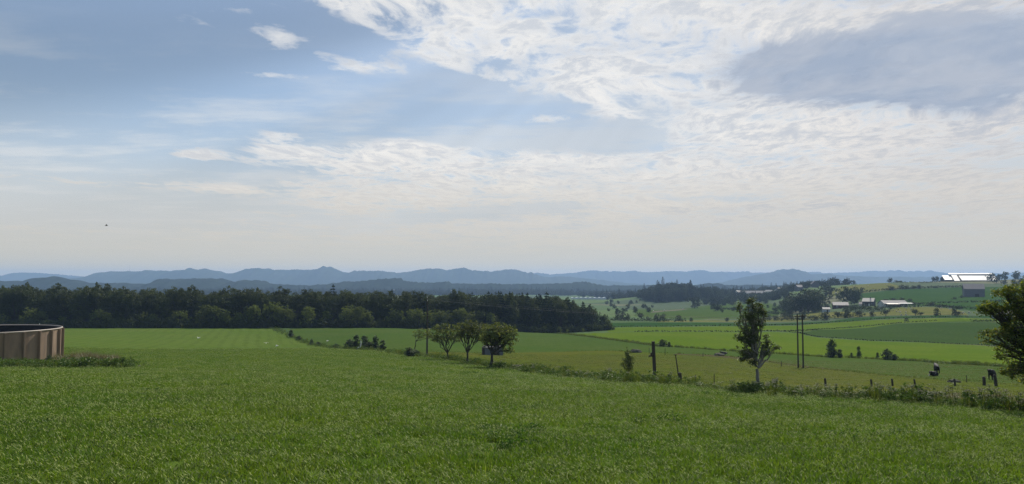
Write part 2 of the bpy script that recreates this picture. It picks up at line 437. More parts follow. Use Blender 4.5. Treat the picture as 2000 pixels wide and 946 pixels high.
def pchip_eval(xs, ys, xq):
    """ys: (n,) or (n, N) - monotone cubic through xs, at xq"""
    xs = np.asarray(xs, float); ys = np.asarray(ys, float); two = ys.ndim == 2
    if not two: ys = ys[:, None]
    h = np.diff(xs)[:, None]; dl = np.diff(ys, axis=0) / h
    n = len(xs); d = np.zeros_like(ys)
    if n > 2:
        w1 = 2 * h[1:] + h[:-1]; w2 = h[1:] + 2 * h[:-1]
        a, b = dl[:-1], dl[1:]
        with np.errstate(divide='ignore', invalid='ignore'):
            hm = (w1 + w2) / (w1 / a + w2 / b)
        d[1:-1] = np.where(a * b > 0, hm, 0.0)
    d[0] = dl[0]; d[-1] = dl[-1]
    xq = np.clip(xq, xs[0], xs[-1])
    i = np.clip(np.searchsorted(xs, xq, side='right') - 1, 0, n - 2)
    t = (xq - xs[i]) / (xs[i + 1] - xs[i]); hh = xs[i + 1] - xs[i]
    cidx = np.arange(len(xq)) if two else np.zeros(len(xq), int)
    y0, y1, d0, d1 = ys[i, cidx], ys[i + 1, cidx], d[i, cidx], d[i + 1, cidx]
    t2, t3 = t * t, t * t * t
    return (2 * t3 - 3 * t2 + 1) * y0 + (t3 - 2 * t2 + t) * hh * d0 + (-2 * t3 + 3 * t2) * y1 + (t3 - t2) * hh * d1


CPX = sorted(COLS); CTAB = []; CSLOPE = []
for k in CPX:
    pts = [(d, (py - 548) / FPX * d) for d, py in COLS[k]]
    d1, D1 = pts[0]; sl = (D1 - 1.7) / d1
    near = [(d, 1.7 + sl * d) for d in (0, 3, 7, 12, 18, 25, 33, 42, 52) if d < d1 * 0.9]
    pts = near + pts + [(12000, (554 - 548) / FPX * 12000)]
    CTAB.append((np.log(np.array([p[0] for p in pts]) + 8.0), np.array([p[1] for p in pts]))); CSLOPE.append(sl)


def hz(x, y):
    """ground height at world x, y (arrays)"""
    x = np.atleast_1d(np.asarray(x, float)); y = np.atleast_1d(np.asarray(y, float))
    px = np.clip(1000 + FPX * x / np.maximum(y, 14.0), -600, 2600)
    lq = np.log(np.maximum(y, 0) + 8.0)
    tab = np.stack([pchip_eval(a, b, lq) for a, b in CTAB])
    dep = pchip_eval(CPX, tab, px)
    sl = np.interp(px, CPX, CSLOPE)
    dep = np.where(y < 0, 1.7 + sl * np.maximum(y, -60), dep)
    z = CAMZ - dep
    z = z + 14 * np.exp(-(((x - 268) / 105) ** 2 + ((y - 1210) / 120) ** 2))   # wooded knoll
    # gentle unevenness
    z = z + 0.05 * np.sin(x * 0.61 + 1.3) * np.sin(y * 0.43) * np.clip((140 - y) / 100, 0, 1)
    return z


def h1(x, y): return float(hz(x, y)[0])


CT, ST = math.cos(TILT), math.sin(TILT)


def ray(px, py):
    xc = (px - 1000) / FPX; zc = (473 - py) / FPX
    Y = CT - zc * ST; Z = ST + zc * CT
    return xc / Y, Z / Y                       # x and z per metre of y


DS = np.geomspace(6, 9500, 1400)


def G(px, py):
    """where the view ray through this photo pixel first meets the ground"""
    rx, rz = ray(px, py)
    f = hz(rx * DS, DS) - (CAMZ + rz * DS)
    i = int(np.argmax(f > 0)) if (f > 0).any() else len(DS) - 1
    if i == 0: d = DS[0]
    else:
        a, b = DS[i - 1], DS[i]; fa, fb = f[i - 1], f[i]
        d = a + (b - a) * (-fa / (fb - fa)) if fb != fa else b
    return Vector((rx * d, d, h1(rx * d, d)))


def AT(px, d):
    """ground point in the direction of column px at distance d"""
    x = (px - 1000) / FPX * d
    return Vector((x, d, h1(x, d)))


def mpp(d): return d / FPX                      # metres per photo pixel at distance d


def pl(pts):
    """polyline of ground points; each entry (px, py) on the ground or (px, 'd', dist)"""
    return [G(*p) if len(p) == 2 else AT(p[0], p[2]) for p in pts]


HEDGE = pl([(2600, 'd', 25), (2250, 'd', 29), (2100, 'd', 31), (2000, 808), (1900, 797), (1800, 789), (1700, 783), (1600, 778), (1480, 769), (1400, 762),
            (1280, 751), (1200, 744), (1100, 735), (1000, 722), (960, 717), (900, 706), (830, 697), (790, 'd', 125), (750, 'd', 141),
            (690, 'd', 166), (640, 'd', 190), (590, 'd', 228), (538, 'd', 298)])
DITCH = pl([(1060, 'd', 352), (1110, 653), (1180, 662), (1240, 670), (1290, 677), (1400, 684), (1500, 690), (1600, 697), (1700, 701), (1800, 706), (1900, 713), (2000, 719), (2150, 726), (2500, 735)])
MIDLINE = pl([(830, 'd', 140), (960, 690), (1100, 687), (1180, 685), (1300, 690), (1430, 697), (1560, 715), (1640, 724), (1700, 730), (1800, 739), (1900, 745), (2000, 749), (2300, 756)])
EDGE = [AT(p, 306) for p in (538, 300, 0, -300, -600)]


def P2(v): return (v.x, v.y)


FIELDS = []   # name, polygon (world xy), material ; later ones lie over earlier ones
FIELDS.append(('meadow', [P2(p) for p in HEDGE] + [P2(p) for p in EDGE] + [(-330, 200), (-130, -15), (-70, -38), (70, -38), (90, -10)], 'meadow'))
FIELDS.append(('pasture', [P2(p) for p in HEDGE[:-1]] + [P2(AT(560, 298)), P2(AT(830, 308)), P2(AT(960, 322))] + [P2(p) for p in DITCH], 'pasture'))
FIELDS.append(('olive_pasture', [P2(p) for p in HEDGE[:17]] + [P2(p) for p in MIDLINE], 'olive'))


def fld(name, pts, mat): FIELDS.append((name, [P2(p) for p in pl(pts)], mat))


FIELDS.append(('bright_field', [P2(p) for p in DITCH[1:]] + [P2(p) for p in pl([(2400, 690), (2000, 681), (1910, 675), (1800, 669), (1700, 667), (1600, 660), (1560, 651), (1440, 649.5), (1290, 648.5), (1185, 650)])], 'bright'))
fld('bright_field', [(1185, 641), (1290, 639), (1500, 637), (1560, 635.5), (1620, 631.5), (1700, 626), (1800, 622.5), (1900, 621.5), (2000, 622), (2200, 622), (2200, 629), (1930, 629), (1830, 629), (1760, 632), (1690, 640), (1640, 643.5), (1600, 645), (1540, 648), (1440, 648.5), (1290, 647.5), (1185, 649)], 'bright')
fld('crop_field', [(1530, 648.5), (1600, 645.5), (1640, 644), (1690, 640.5), (1760, 632.5), (1830, 629.5), (1930, 629.5), (2200, 630), (2400, 688), (2000, 680), (1910, 674), (1800, 668), (1700, 666), (1600, 659), (1560, 651)], 'darkcrop')
fld('crop_strip', [(1180, 631), (1300, 630), (1430, 631), (1500, 632), (1580, 629), (1660, 622), (1760, 618), (1900, 617.5), (2000, 618), (2000, 621), (1900, 620.5), (1800, 621.5), (1700, 625), (1620, 630.5), (1560, 634.5), (1500, 636), (1290, 638), (1180, 640)], 'strip')
fld('sheep_pasture', [(1560, 628), (1600, 622), (1700, 617.5), (1800, 616), (1890, 615.5), (1885, 610), (1860, 604), (1825, 600.5), (1745, 601), (1735, 608), (1680, 611), (1640, 609), (1600, 611), (1560, 616), (1520, 620), (1480, 624), (1470, 629)], 'yellow')
fld('hill_field', [(1662, 577), (1700, 571), (1740, 567.5), (1790, 564.5), (1850, 562.5), (1900, 561), (1960, 560), (2200, 560), (2200, 606), (1900, 608), (1870, 603), (1830, 599), (1780, 597), (1740, 592), (1690, 588), (1660, 583)], 'hillgreen')
fld('hill_pasture', [(1612, 577), (1622, 566), (1650, 560), (1690, 555.5), (1735, 553), (1748, 557), (1770, 563), (1740, 566.5), (1700, 570), (1660, 576), (1640, 579)], 'yellow')
fld('pasture_strip', [(1285, 627), (1350, 626), (1480, 626), (1480, 628.5), (1350, 629), (1285, 629.5)], 'yellow')
fld('rough_hillside', [(1240, 604), (1300, 606), (1380, 597), (1430, 592), (1500, 592), (1530, 600), (1540, 612), (1480, 622), (1350, 624), (1240, 618)], 'pasture')
fld('farm_track', [(1270, 611), (1300, 608.5), (1345, 604.5), (1345, 603), (1300, 606), (1270, 609)], 'track')
fld('bare_soil', [(1320, 691), (1400, 693.5), (1470, 700), (1560, 712), (1640, 722), (1640, 724), (1560, 716), (1470, 704), (1400, 698), (1320, 692.5)], 'dirt')
fld('bare_soil', [(1490, 768), (1600, 774), (1700, 776), (1800, 779), (1900, 785), (1990, 792), (1990, 775), (1880, 768), (1750, 768), (1620, 767), (1490, 761)], 'dirt')


def build_ground():
    def st_of(x, y): return x / (np.maximum(y, 0) + 22.0), np.arcsinh(y / 12.0)
    def xy_of(s, t):
        y = 12.0 * np.sinh(t); return s * (np.maximum(y, 0) + 22.0), y
    ts = np.linspace(math.asinh(-3.3), math.asinh(10000 / 12.0), 430); ss_ = np.linspace(-1.05, 1.05, 330)
    S, T = np.meshgrid(ss_, ts)
    pts = [Vector((a, b)) for a, b in zip(S.ravel(), T.ravel())]
    edges = []; polys = []
    for name, poly, mat in FIELDS:
        dense = []
        for i in range(len(poly)):
            a, b = np.array(poly[i]), np.array(poly[(i + 1) % len(poly)])
            n = max(1, int(np.hypot(*(b - a)) / (4 + 0.02 * max(a[1], b[1], 0))))
            for k in range(n): dense.append(a + (b - a) * k / n)
        dense = np.array(dense); wx, wy = dense[:, 0].copy(), dense[:, 1].copy(); am = 0.25 + 0.0022 * np.maximum(wy, 0)
        fq = 1 / (1.5 + 0.012 * np.maximum(wy, 0))
        dense[:, 1] += am * 1.6 * (np.sin(wx * .37) + np.sin(wx * .13 + wy * .05) + .6 * np.sin(wx * 1.1 + 2))
        dense[:, 0] += am * .8 * np.sin(wy * .11 + wx * .05)
        s, t = st_of(dense[:, 0], dense[:, 1])
        polys.append(np.stack([s, t], 1)); k0 = len(pts); m = len(s)
        pts += [Vector((a, b)) for a, b in zip(s, t)]
        edges += [(k0 + i, k0 + (i + 1) % m) for i in range(m)]
    res = delaunay_2d_cdt(pts, edges, [], 0, 1e-7, False)
    V = np.array([(v.x, v.y) for v in res[0]]); F = np.array([f for f in res[2] if len(f) == 3], int)
    cen = V[F].mean(1); cls = np.full(len(F), -1)
    for k, pg in enumerate(polys):
        ins = np.zeros(len(cen), bool)
        lo, hi = pg.min(0), pg.max(0); cand = np.where(((cen >= lo) & (cen <= hi)).all(1))[0]
        c = cen[cand]; inside = np.zeros(len(cand), bool)
        a = pg; b = np.roll(pg, -1, 0)
        for (x1, y1), (x2, y2) in zip(a, b):
            if y1 == y2: continue
            cr = ((y1 > c[:, 1]) != (y2 > c[:, 1])) & (c[:, 0] < (x2 - x1) * (c[:, 1] - y1) / (y2 - y1) + x1)
            inside ^= cr
        cls[cand[inside]] = k
    X, Y = xy_of(V[:, 0], V[:, 1]); Z = hz(X, Y)
    W = np.stack([X, Y, Z], 1)
    # face winding upwards
    e1 = W[F[:, 1]] - W[F[:, 0]]; e2 = W[F[:, 2]] - W[F[:, 0]]
    flip = (e1[:, 0] * e2[:, 1] - e1[:, 1] * e2[:, 0]) < 0
    F[flip] = F[flip][:, ::-1]
    zmin = 1e9
    for k in range(-1, len(FIELDS)):
        f = F[cls == k]
        if not len(f): continue
        u, inv = np.unique(f.ravel(), return_inverse=True)
        name, mat = ('ground', 'plain') if k < 0 else (FIELDS[k][0], FIELDS[k][2])
        o = link(name, np_mesh(name, W[u], inv.reshape(-1, 3), M[mat], smooth=True)); o['kind'] = 'structure'
        zmin = min(zmin, W[u][:, 2].min())
    return zmin


ZMIN = build_ground()


# ------------------------------------------------------------------ ranges of hills
def ridge(name, prof, D, W, mat, base_py=560.0, rough=1.0, seed=1):
    r = np.random.default_rng(seed)
    xs = np.array([p[0] for p in prof], float); ys = np.array([p[1] for p in prof], float)
    px = np.arange(xs[0], xs[-1] + 1, 3.0); py = np.interp(px, xs, ys)
    ker = np.array([1, 2, 3, 2, 1.]) / 9; py = 0.5 * py + 0.5 * np.convolve(np.pad(py, 2, 'edge'), ker, 'valid')
    jag = np.convolve(r.normal(0, 1, len(px) + 4), ker, 'valid') * 0.55 * rough + r.normal(0, 0.30, len(px)) * rough
    top = CAMZ + (548 - (py + jag)) / FPX * D
    base = 13.0
    ts = np.linspace(-1, 1, 25)
    V = []; nx = len(px)
    lat = (px - 1000) / FPX * D
    shift = np.cumsum(r.normal(0, 1, nx)); shift = np.convolve(np.pad(shift - np.linspace(shift[0], shift[-1], nx), 8, 'edge'), np.ones(17) / 17, 'valid')
    shift = shift / (np.abs(shift).max() + 1e-6)
    spur = np.convolve(r.normal(0, 1, nx + 12), np.ones(13) / 13, 'valid') * 2.2
    for t in ts:
        sh = np.cos(t * math.pi / 2) ** 0.9 if abs(t) < 1 else 0.0
        z = base - 3 + (np.maximum(top, base + 2) - base + 3) * sh * (1 + spur * 0.30 * np.sin(math.pi * abs(t)))
        y = D + t * W + shift * W * 0.18 * (1 - abs(t))
        V.append(np.stack([lat, np.broadcast_to(y, (nx,)), z], 1))
    V = np.concatenate(V)
    i = np.arange(24)[:, None] * nx + np.arange(nx - 1)[None]
    F = np.stack([i, i + 1, i + 1 + nx, i + nx], -1).reshape(-1, 4)
    o = link(name, np_mesh(name, V, F, M[mat], smooth=True)); o['kind'] = 'structure'
    return o


ridge('hills', [(-500, 540), (-200, 536), (0, 539), (60, 533), (110, 536), (160, 541), (200, 535), (300, 545), (600, 542), (900, 540), (1020, 536), (1050, 533), (1075, 536), (1120, 533),
                (1160, 528), (1185, 531), (1250, 532), (1300, 530), (1400, 531), (1500, 533), (1640, 534), (1700, 530), (1745, 530), (1800, 533), (1900, 535), (2100, 534), (2600, 536)], 9000, 500, 'hill', seed=3)
ridge('hills', [(60, 556), (130, 551), (170, 542), (215, 533), (255, 530), (300, 531.5), (330, 529), (345, 532), (375, 529), (410, 532), (450, 534), (463, 537), (480, 533), (505, 528), (560, 527.5), (615, 527),
                (628, 525), (640, 523), (655, 525), (675, 532), (700, 533), (740, 531), (770, 533), (797, 532), (830, 525), (860, 525), (872, 528), (892, 525), (905, 523), (925, 531), (960, 531),
                (985, 527), (1007, 527), (1030, 533), (1065, 541), (1110, 540.5), (1150, 545), (1200, 550), (1260, 556)], 6800, 600, 'hill', seed=5)
ridge('hills', [(1380, 556), (1440, 546), (1480, 536), (1505, 532), (1530, 528.5), (1548, 531), (1580, 536), (1625, 537), (1660, 539), (1720, 542), (1800, 543), (2000, 545), (2300, 550)], 6500, 500, 'hill', seed=9)
ridge('hills', [(-300, 551), (0, 552), (40, 549), (62, 552), (85, 545), (112, 540), (140, 546), (165, 553), (230, 553), (300, 556), (345, 548), (385, 543.5), (420, 546), (447, 556), (470, 551), (492, 549), (520, 555), (600, 558), (660, 553), (700, 549), (760, 548),
                (800, 551), (900, 554), (1000, 555), (1080, 554), (1130, 553), (1170, 557), (1280, 558), (1380, 556), (1450, 558), (1600, 557)], 3050, 260, 'hill_near', rough=1.4, seed=11)

# ------------------------------------------------------------------ air
HZ_TOP = CAMZ + 131
hb = MB().box((0, 5000, (HZ_TOP + ZMIN - 12) / 2), (24000, 10800, HZ_TOP - ZMIN + 12)).build('haze', None)
hm, hnt, hout, hx = new_mat('haze_air')
pv = hnt.nodes.new('ShaderNodeVolumePrincipled')
pv.inputs['Color'].default_value = (0.43, 0.63, 1.0, 1); pv.inputs['Density'].default_value = 1.15e-4
pv.inputs['Anisotropy'].default_value = 0.2
hnt.links.new(pv.outputs[0], hout.inputs['Volume'])
hb.data.materials.clear(); hb.data.materials.append(hm)
tag(hb, kind='stuff'); hb.display_type = 'WIRE'

# ------------------------------------------------------------------ foliage and wood meshes
def leaves(cent, rad, n_per, size, r, flat=0.35, aspect=0.55, squash=0.8):
    """leaf blades scattered round clump centres: returns verts and quad faces"""
    cent = np.asarray(cent, float); k = len(cent)
    idx = np.repeat(np.arange(k), n_per); n = len(idx)
    off = r.normal(0, 1, (n, 3)); off /= np.linalg.norm(off, axis=1)[:, None] + 1e-9
    off *= (r.random((n, 1)) ** 0.55)
    rr = np.asarray(rad, float); rr = rr[idx][:, None] if rr.ndim else rr
    p = cent[idx] + off * rr * np.array([1, 1, squash])
    nrm = r.normal(0, 1, (n, 3)); nrm[:, 2] = np.abs(nrm[:, 2]) + flat * 1.5
    nrm += off * 0.6
    nrm /= np.linalg.norm(nrm, axis=1)[:, None]
    a = np.cross(nrm, r.normal(0, 1, (n, 3))); a /= np.linalg.norm(a, axis=1)[:, None] + 1e-9
    b = np.cross(nrm, a)
    s = size * (0.6 + 0.8 * r.random((n, 1)))
    la, lb = a * s, b * s * aspect
    fold = nrm * s * 0.18
    V = np.stack([p - la, p - lb * 1.0 + fold * .6, p + la - fold, p + lb + fold * .6], 1).reshape(-1, 3)
    F = np.arange(4 * n).reshape(-1, 4)
    return V, F


def tubes(paths, seg=6):
    """paths: list of (points, radii) -> verts, quads"""
    V = []; F = []; n0 = 0
    for pts, rad in paths:
        pts = np.asarray(pts, float); k = len(pts)
        t = np.gradient(pts, axis=0); t /= np.linalg.norm(t, axis=1)[:, None] + 1e-9
        ref = np.array([1., 0, 0]) if abs(t[0][0]) < 0.8 else np.array([0, 1., 0])
        a = ref - t * (t @ ref)[:, None]; a /= np.linalg.norm(a, axis=1)[:, None] + 1e-9
        b = np.cross(t, a)
        an = np.arange(seg) * 2 * math.pi / seg
        ring = pts[:, None] + (a[:, None] * np.cos(an)[None, :, None] + b[:, None] * np.sin(an)[None, :, None]) * np.asarray(rad)[:, None, None]
        V.append(ring.reshape(-1, 3))
        i = np.arange(k - 1)[:, None] * seg + np.arange(seg)[None]; j = np.arange(k - 1)[:, None] * seg + (np.arange(seg)[None] + 1) % seg
        F.append(np.stack([i, j, j + seg, i + seg], -1).reshape(-1, 4) + n0); n0 += k * seg
    return np.concatenate(V), np.concatenate(F)


def bend(a, b, r, k=6, wob=0.06, arch=0.15):
    a, b = np.asarray(a, float), np.asarray(b, float); t = np.linspace(0, 1, k)[:, None]
    ln = np.linalg.norm(b - a)
    p = a + (b - a) * t + r.normal(0, wob * ln, (k, 3)) * np.sin(np.pi * t)
    p[:, 2] += (arch * ln * np.sin(np.pi * t) * 0.5)[:, 0]
    return p


def lobes_points(lobes, n, r, shell=0.55, wpow=0.55):
    """clump centres in ellipsoid lobes (x, y, z, rx, ry, rz), more of them towards the outside"""
    lobes = np.asarray(lobes, float); w = lobes[:, 3] * lobes[:, 4] * lobes[:, 5]; w = w ** wpow; w /= w.sum()
    li = r.choice(len(lobes), n, p=w); d = r.normal(0, 1, (n, 3)); d /= np.linalg.norm(d, axis=1)[:, None]
    rad = r.random(n) ** (1 / 3.0); rad = rad * (1 - shell) + shell * (0.75 + 0.3 * r.random(n))
    return lobes[li, :3] + d * rad[:, None] * lobes[li, 3:6], li


def tree_meshes(name, lobes, fork, trunk_r, n_cl, n_per, leaf, cl_r, lm, bm, seed, stems=None, base=(0, 0, 0), shell=0.55, seg=7, twigs=True, flat=0.35, aspect=0.55):
    """-> (trunk mesh, crown mesh); limbs run from the fork to each lobe and on to the leaf clumps"""
    r = np.random.default_rng(seed)
    P, li = lobes_points(lobes, n_cl, r, shell)
    paths = []; fork = np.asarray(fork, float); base = np.asarray(base, float)
    tp = bend(base - np.array([0, 0, 0.15]), fork, r, 7, 0.025, 0)
    paths.append((tp, np.linspace(trunk_r * 1.25, trunk_r * 0.8, 7)))
    paths[0][1][0] = trunk_r * 1.7
    limb = {}
    for k, lb in enumerate(lobes):
        c = np.array(lb[:3]); c = c - np.array([0, 0, lb[5] * 0.2])
        st = fork if stems is None else np.asarray(stems[k % len(stems)], float)
        q = bend(st, c, r, 8, 0.05, 0.10)
        limb[k] = q; paths.append((q, np.linspace(trunk_r * 0.55, trunk_r * 0.18, 8)))
    if twigs:
        for p, k in zip(P, li):
            q = limb[k]; a = q[r.integers(3, 8)]
            paths.append((bend(a, p, r, 4, 0.06, 0.12), np.linspace(trunk_r * 0.16, trunk_r * 0.04, 4)))
    V, F = tubes(paths, seg)
    tm = np_mesh('trunk', V, F, bm, smooth=True)
    V, F = leaves(P, cl_r * (0.7 + 0.6 * r.random(n_cl)), n_per, leaf, r, flat, aspect)
    return tm, np_mesh('crown', V, F, lm)


def plant_tree(name, meshes, loc, label, cat='tree', group=None, rz=0.0, sc=1.0):
    e = empty(name, loc, rz); e.scale = (sc, sc, sc) if not isinstance(sc, tuple) else sc
    tag(e, label, cat, group)
    link('trunk', meshes[0], e); link('crown', meshes[1], e)
    return e


def bush_mesh(name, lobes, n_cl, n_per, leaf, cl_r, lm, seed, stick=0.035, aspect=0.5):
    r = np.random.default_rng(seed); P, li = lobes_points(lobes, n_cl, r, 0.5)
    P[:, 2] = np.maximum(P[:, 2], 0.06)
    paths = []
    for p in P[:: max(1, n_cl // 25)]:
        paths.append((bend((p[0] * .2, p[1] * .2, -0.1), p, r, 4, 0.05, 0.1), np.linspace(stick, stick * .3, 4)))
    V1, F1 = tubes(paths, 5); V2, F2 = leaves(P, cl_r * (0.7 + .6 * r.random(n_cl)), n_per, leaf, r, 0.3, aspect)
    return np_mesh(name, np.concatenate([V1, V2]), np.concatenate([F1, F2 + len(V1)]), [M['bark'], lm],
                   np.concatenate([np.zeros(len(F1), int), np.ones(len(F2), int)]))


def spruce_mesh(h, rad, seed):
    """tapering whorls of drooping needle sprays"""
    r = np.random.default_rng(seed); C = []; Rr = []
    nw = 15
    for i in range(nw):
        t = (i + 0.3) / nw; z = h * (0.06 + 0.94 * t); rr = rad * (1 - t ** 2.3) ** 0.95 * (0.85 + 0.3 * r.random())
        nb = max(3, int(9 * (1 - t) + 2)); a0 = r.random() * 6.28
        for j in range(nb):
            a = a0 + 6.283 * j / nb + r.normal(0, .15)
            for f in (0.35, 0.65, 0.95):
                q = rr * f * (0.85 + 0.3 * r.random())
                C.append((q * math.cos(a), q * math.sin(a), z - 0.28 * q + r.normal(0, .1))); Rr.append(0.25 + 0.4 * (1 - t))
    C.append((0, 0, h * 0.99)); Rr.append(0.15)
    V, F = leaves(C, np.array(Rr), 12, 0.28, r, 0.2, 0.4, 0.6)
    V2, F2 = tubes([(np.array([(0, 0, -0.2), (0, 0, h * 0.5), (0, 0, h * 0.97)]), (0.2, 0.12, 0.03))], 6)
    return np_mesh('trunk', V2, F2, M['bark'], smooth=True), np_mesh('crown', V, F, M['needle'])


def broad_lobes(h, w, r, n=9, low=0.25):
    L_ = []
    for i in range(n):
        a = r.random() * 6.283; q = w * 0.5 * math.sqrt(r.random()) * 0.75; z = h * (low + 0.14 + (0.82 - low - 0.1) * r.random())
        s = w * (0.20 + 0.12 * r.random()) * (1.0 if z < h * .7 else 0.8)
        L_.append((q * math.cos(a), q * math.sin(a), min(z, h - s * 0.8), s, s, s * 0.8))
    L_.append((0, 0, h * 0.78, w * 0.25, w * 0.25, h * 0.2))
    return L_


def broad_meshes(h, w, lm, seed, n_cl=120, n_per=12, leaf=0.28, cl=0.55, low=0.25):
    r = np.random.default_rng(seed)
    return tree_meshes('t', broad_lobes(h, w, r, low=low), (0, 0, h * max(low, 0.06)), h * 0.017, n_cl, n_per, leaf, cl, lm, M['bark'], seed + 50, shell=0.6, seg=5, twigs=False)


def scatter_object(name, protos, pts, rots, scls, pick, label=None, cat=None):
    """ONE object: small source pieces and loose points in one mesh; its geometry nodes set a piece on every point"""
    V = []; F = []; mi = []; vid = []; mats = []; n0 = 0
    for k, me in enumerate(protos):
        nv = len(me.vertices); co = np.empty(nv * 3, np.float32); me.vertices.foreach_get('co', co); V.append(co.reshape(-1, 3))
        for p in me.polygons:
            F.append([n0 + i for i in p.vertices]); m = me.materials[p.material_index]
            if m not in mats: mats.append(m)
            mi.append(mats.index(m))
        vid += [k] * nv; n0 += nv
    npt = len(pts); V.append(np.asarray(pts, np.float32)); V = np.concatenate(V)
    me = bpy.data.meshes.new(name); me.from_pydata(V.tolist(), [], F)
    me.polygons.foreach_set('material_index', np.array(mi, np.int32))
    for m in mats: me.materials.append(m)
    tot = len(V)
    a = me.attributes.new('is_pt', 'BOOLEAN', 'POINT'); a.data.foreach_set('value', np.concatenate([np.zeros(n0, bool), np.ones(npt, bool)]))
    a = me.attributes.new('vid', 'INT', 'POINT'); a.data.foreach_set('value', np.concatenate([np.array(vid, np.int32), np.asarray(pick, np.int32)]))
    rr = np.zeros((tot, 3), np.float32); rr[n0:] = rots
    a = me.attributes.new('rot', 'FLOAT_VECTOR', 'POINT'); a.data.foreach_set('vector', rr.ravel())
    sc = np.ones((tot, 3), np.float32); sc[n0:] = scls
    a = me.attributes.new('scl', 'FLOAT_VECTOR', 'POINT'); a.data.foreach_set('vector', sc.ravel())
    me.update()
    o = link(name, me)
    ng = bpy.data.node_groups.new(name + '_nodes', 'GeometryNodeTree')
    ng.interface.new_socket('Geometry', in_out='INPUT', socket_type='NodeSocketGeometry')
    ng.interface.new_socket('Geometry', in_out='OUTPUT', socket_type='NodeSocketGeometry')
    N = ng.nodes; Lk = ng.links
    gi = N.new('NodeGroupInput'); go = N.new('NodeGroupOutput')

    def attr(nm, ty):
        n = N.new('GeometryNodeInputNamedAttribute'); n.data_type = ty; n.inputs['Name'].default_value = nm
        return n.outputs['Attribute']
    sep = N.new('GeometryNodeSeparateGeometry'); sep.domain = 'POINT'
    Lk.new(gi.outputs[0], sep.inputs['Geometry']); Lk.new(attr('is_pt', 'BOOLEAN'), sep.inputs['Selection'])
    sp = N.new('GeometryNodeSplitToInstances'); sp.domain = 'POINT'
    Lk.new(sep.outputs['Inverted'], sp.inputs['Geometry']); Lk.new(attr('vid', 'INT'), sp.inputs['Group ID'])
    ip = N.new('GeometryNodeInstanceOnPoints'); ip.inputs['Pick Instance'].default_value = True
    Lk.new(sep.outputs['Selection'], ip.inputs['Points']); Lk.new(sp.outputs['Instances'], ip.inputs['Instance'])
    Lk.new(attr('vid', 'INT'), ip.inputs['Instance Index'])
    e2r = N.new('FunctionNodeEulerToRotation'); Lk.new(attr('rot', 'FLOAT_VECTOR'), e2r.inputs[0])
    Lk.new(e2r.outputs[0], ip.inputs['Rotation']); Lk.new(attr('scl', 'FLOAT_VECTOR'), ip.inputs['Scale'])
    Lk.new(ip.outputs[0], go.inputs[0])
    md = o.modifiers.new('scatter', 'NODES'); md.node_group = ng
    tag(o, label, cat, kind='stuff')
    return o


def joined(meshes):
    """trunk + crown as one source mesh for a far-off wood"""
    V = []; F = []; mi = []; mats = []; n0 = 0
    for me in meshes:
        co = np.empty(len(me.vertices) * 3, np.float32); me.vertices.foreach_get('co', co); V.append(co.reshape(-1, 3))
        for p in me.polygons: F.append([n0 + i for i in p.vertices]); mi.append(len(mats))
        mats.append(me.materials[0]); n0 += len(me.vertices)
    me = bpy.data.meshes.new('wood_tree'); me.from_pydata(np.concatenate(V).tolist(), [], F)
    for m in mats: me.materials.append(m)
    me.polygons.foreach_set('material_index', np.array(mi, np.int32)); return me


# ------------------------------------------------------------------ the wood behind the meadow
WOODF = [broad_meshes(14.0, 8.5, M['leaf_wood'], 100 + i, 150, 22, 0.25, 0.78, 0.10) for i in range(4)]
FRESHF = [broad_meshes(9.5, 7.5, M['leaf_fresh'], 200 + i, 150, 20, 0.21, 0.62, -0.08) for i in range(3)]
SPRUCE = [spruce_mesh(15.5, 3.5, 300 + i) for i in range(3)]

FRONT = [(-260, 303), (540, 303), (830, 310), (960, 322), (1100, 345), (1160, 356), (1188, 362)]


def front_d(px): return float(np.interp(px, [f[0] for f in FRONT], [f[1] for f in FRONT]))


r_ = np.random.default_rng(21)
LBL_DARK = 'tall dark broadleaf tree in the front rank of the long wood behind the meadow'
LBL_SPR = 'tall dark spruce in the front rank at the right end of the long wood'
LBL_FRESH = 'lower fresh green tree catching the sun along the front of the dark wood'
for px in np.arange(-230, 985, 15.0):
    p = AT(px + r_.normal(0, 3), front_d(px) + 7 + r_.random() * 7)
    hgt = np.interp(px, [-230, 0, 400, 700, 985], [1.22, 1.20, 1.12, 1.06, 1.06]) * (0.86 + 0.24 * r_.random())
    plant_tree('broadleaf_tree', WOODF[r_.integers(4)], p, LBL_DARK, group='dark trees along the front of the wood', rz=r_.random() * 6.28, sc=hgt)
for px in np.arange(945, 1190, 5.6):
    p = AT(px + r_.normal(0, 1.5), front_d(px) + 5 + r_.random() * 8)
    s = np.interp(px, [940, 1000, 1100, 1140, 1165, 1190], [1.05, 1.18, 1.08, 0.92, 0.70, 0.42]) * (0.85 + 0.25 * r_.random())
    if r_.random() < .62:
        plant_tree('broadleaf_tree', WOODF[r_.integers(4)], p, 'dense dark rounded tree among the spruces at the right end of the long wood', group='rounded trees at the end of the wood', rz=r_.random() * 6.28, sc=float(s))
        continue
    plant_tree('spruce_tree', SPRUCE[r_.integers(3)], p, LBL_SPR if px < 1150 else 'shorter dark spruce stepping down to the right tip of the long wood', group='spruces at the end of the wood', rz=r_.random() * 6.28, sc=float(s))
fresh = [(8, .7), (60, .95), (82, .8), (125, .6), (195, .82), (208, .72), (286, .8), (300, .65), (345, .75), (362, .8), (395, .7), (405, .92), (425, .85), (442, .72), (468, .6), (486, .85), (502, .95), (521, .8), (540, 1.08), (556, .86),
         (568, .75), (600, .85), (640, .7), (683, 1.02), (700, .95), (716, .8), (768, .8), (783, .7), (802, .78), (820, .82), (838, .76), (855, .82), (872, .86), (888, .84), (904, .88), (921, .86), (938, .82), (955, .72), (966, .6)]
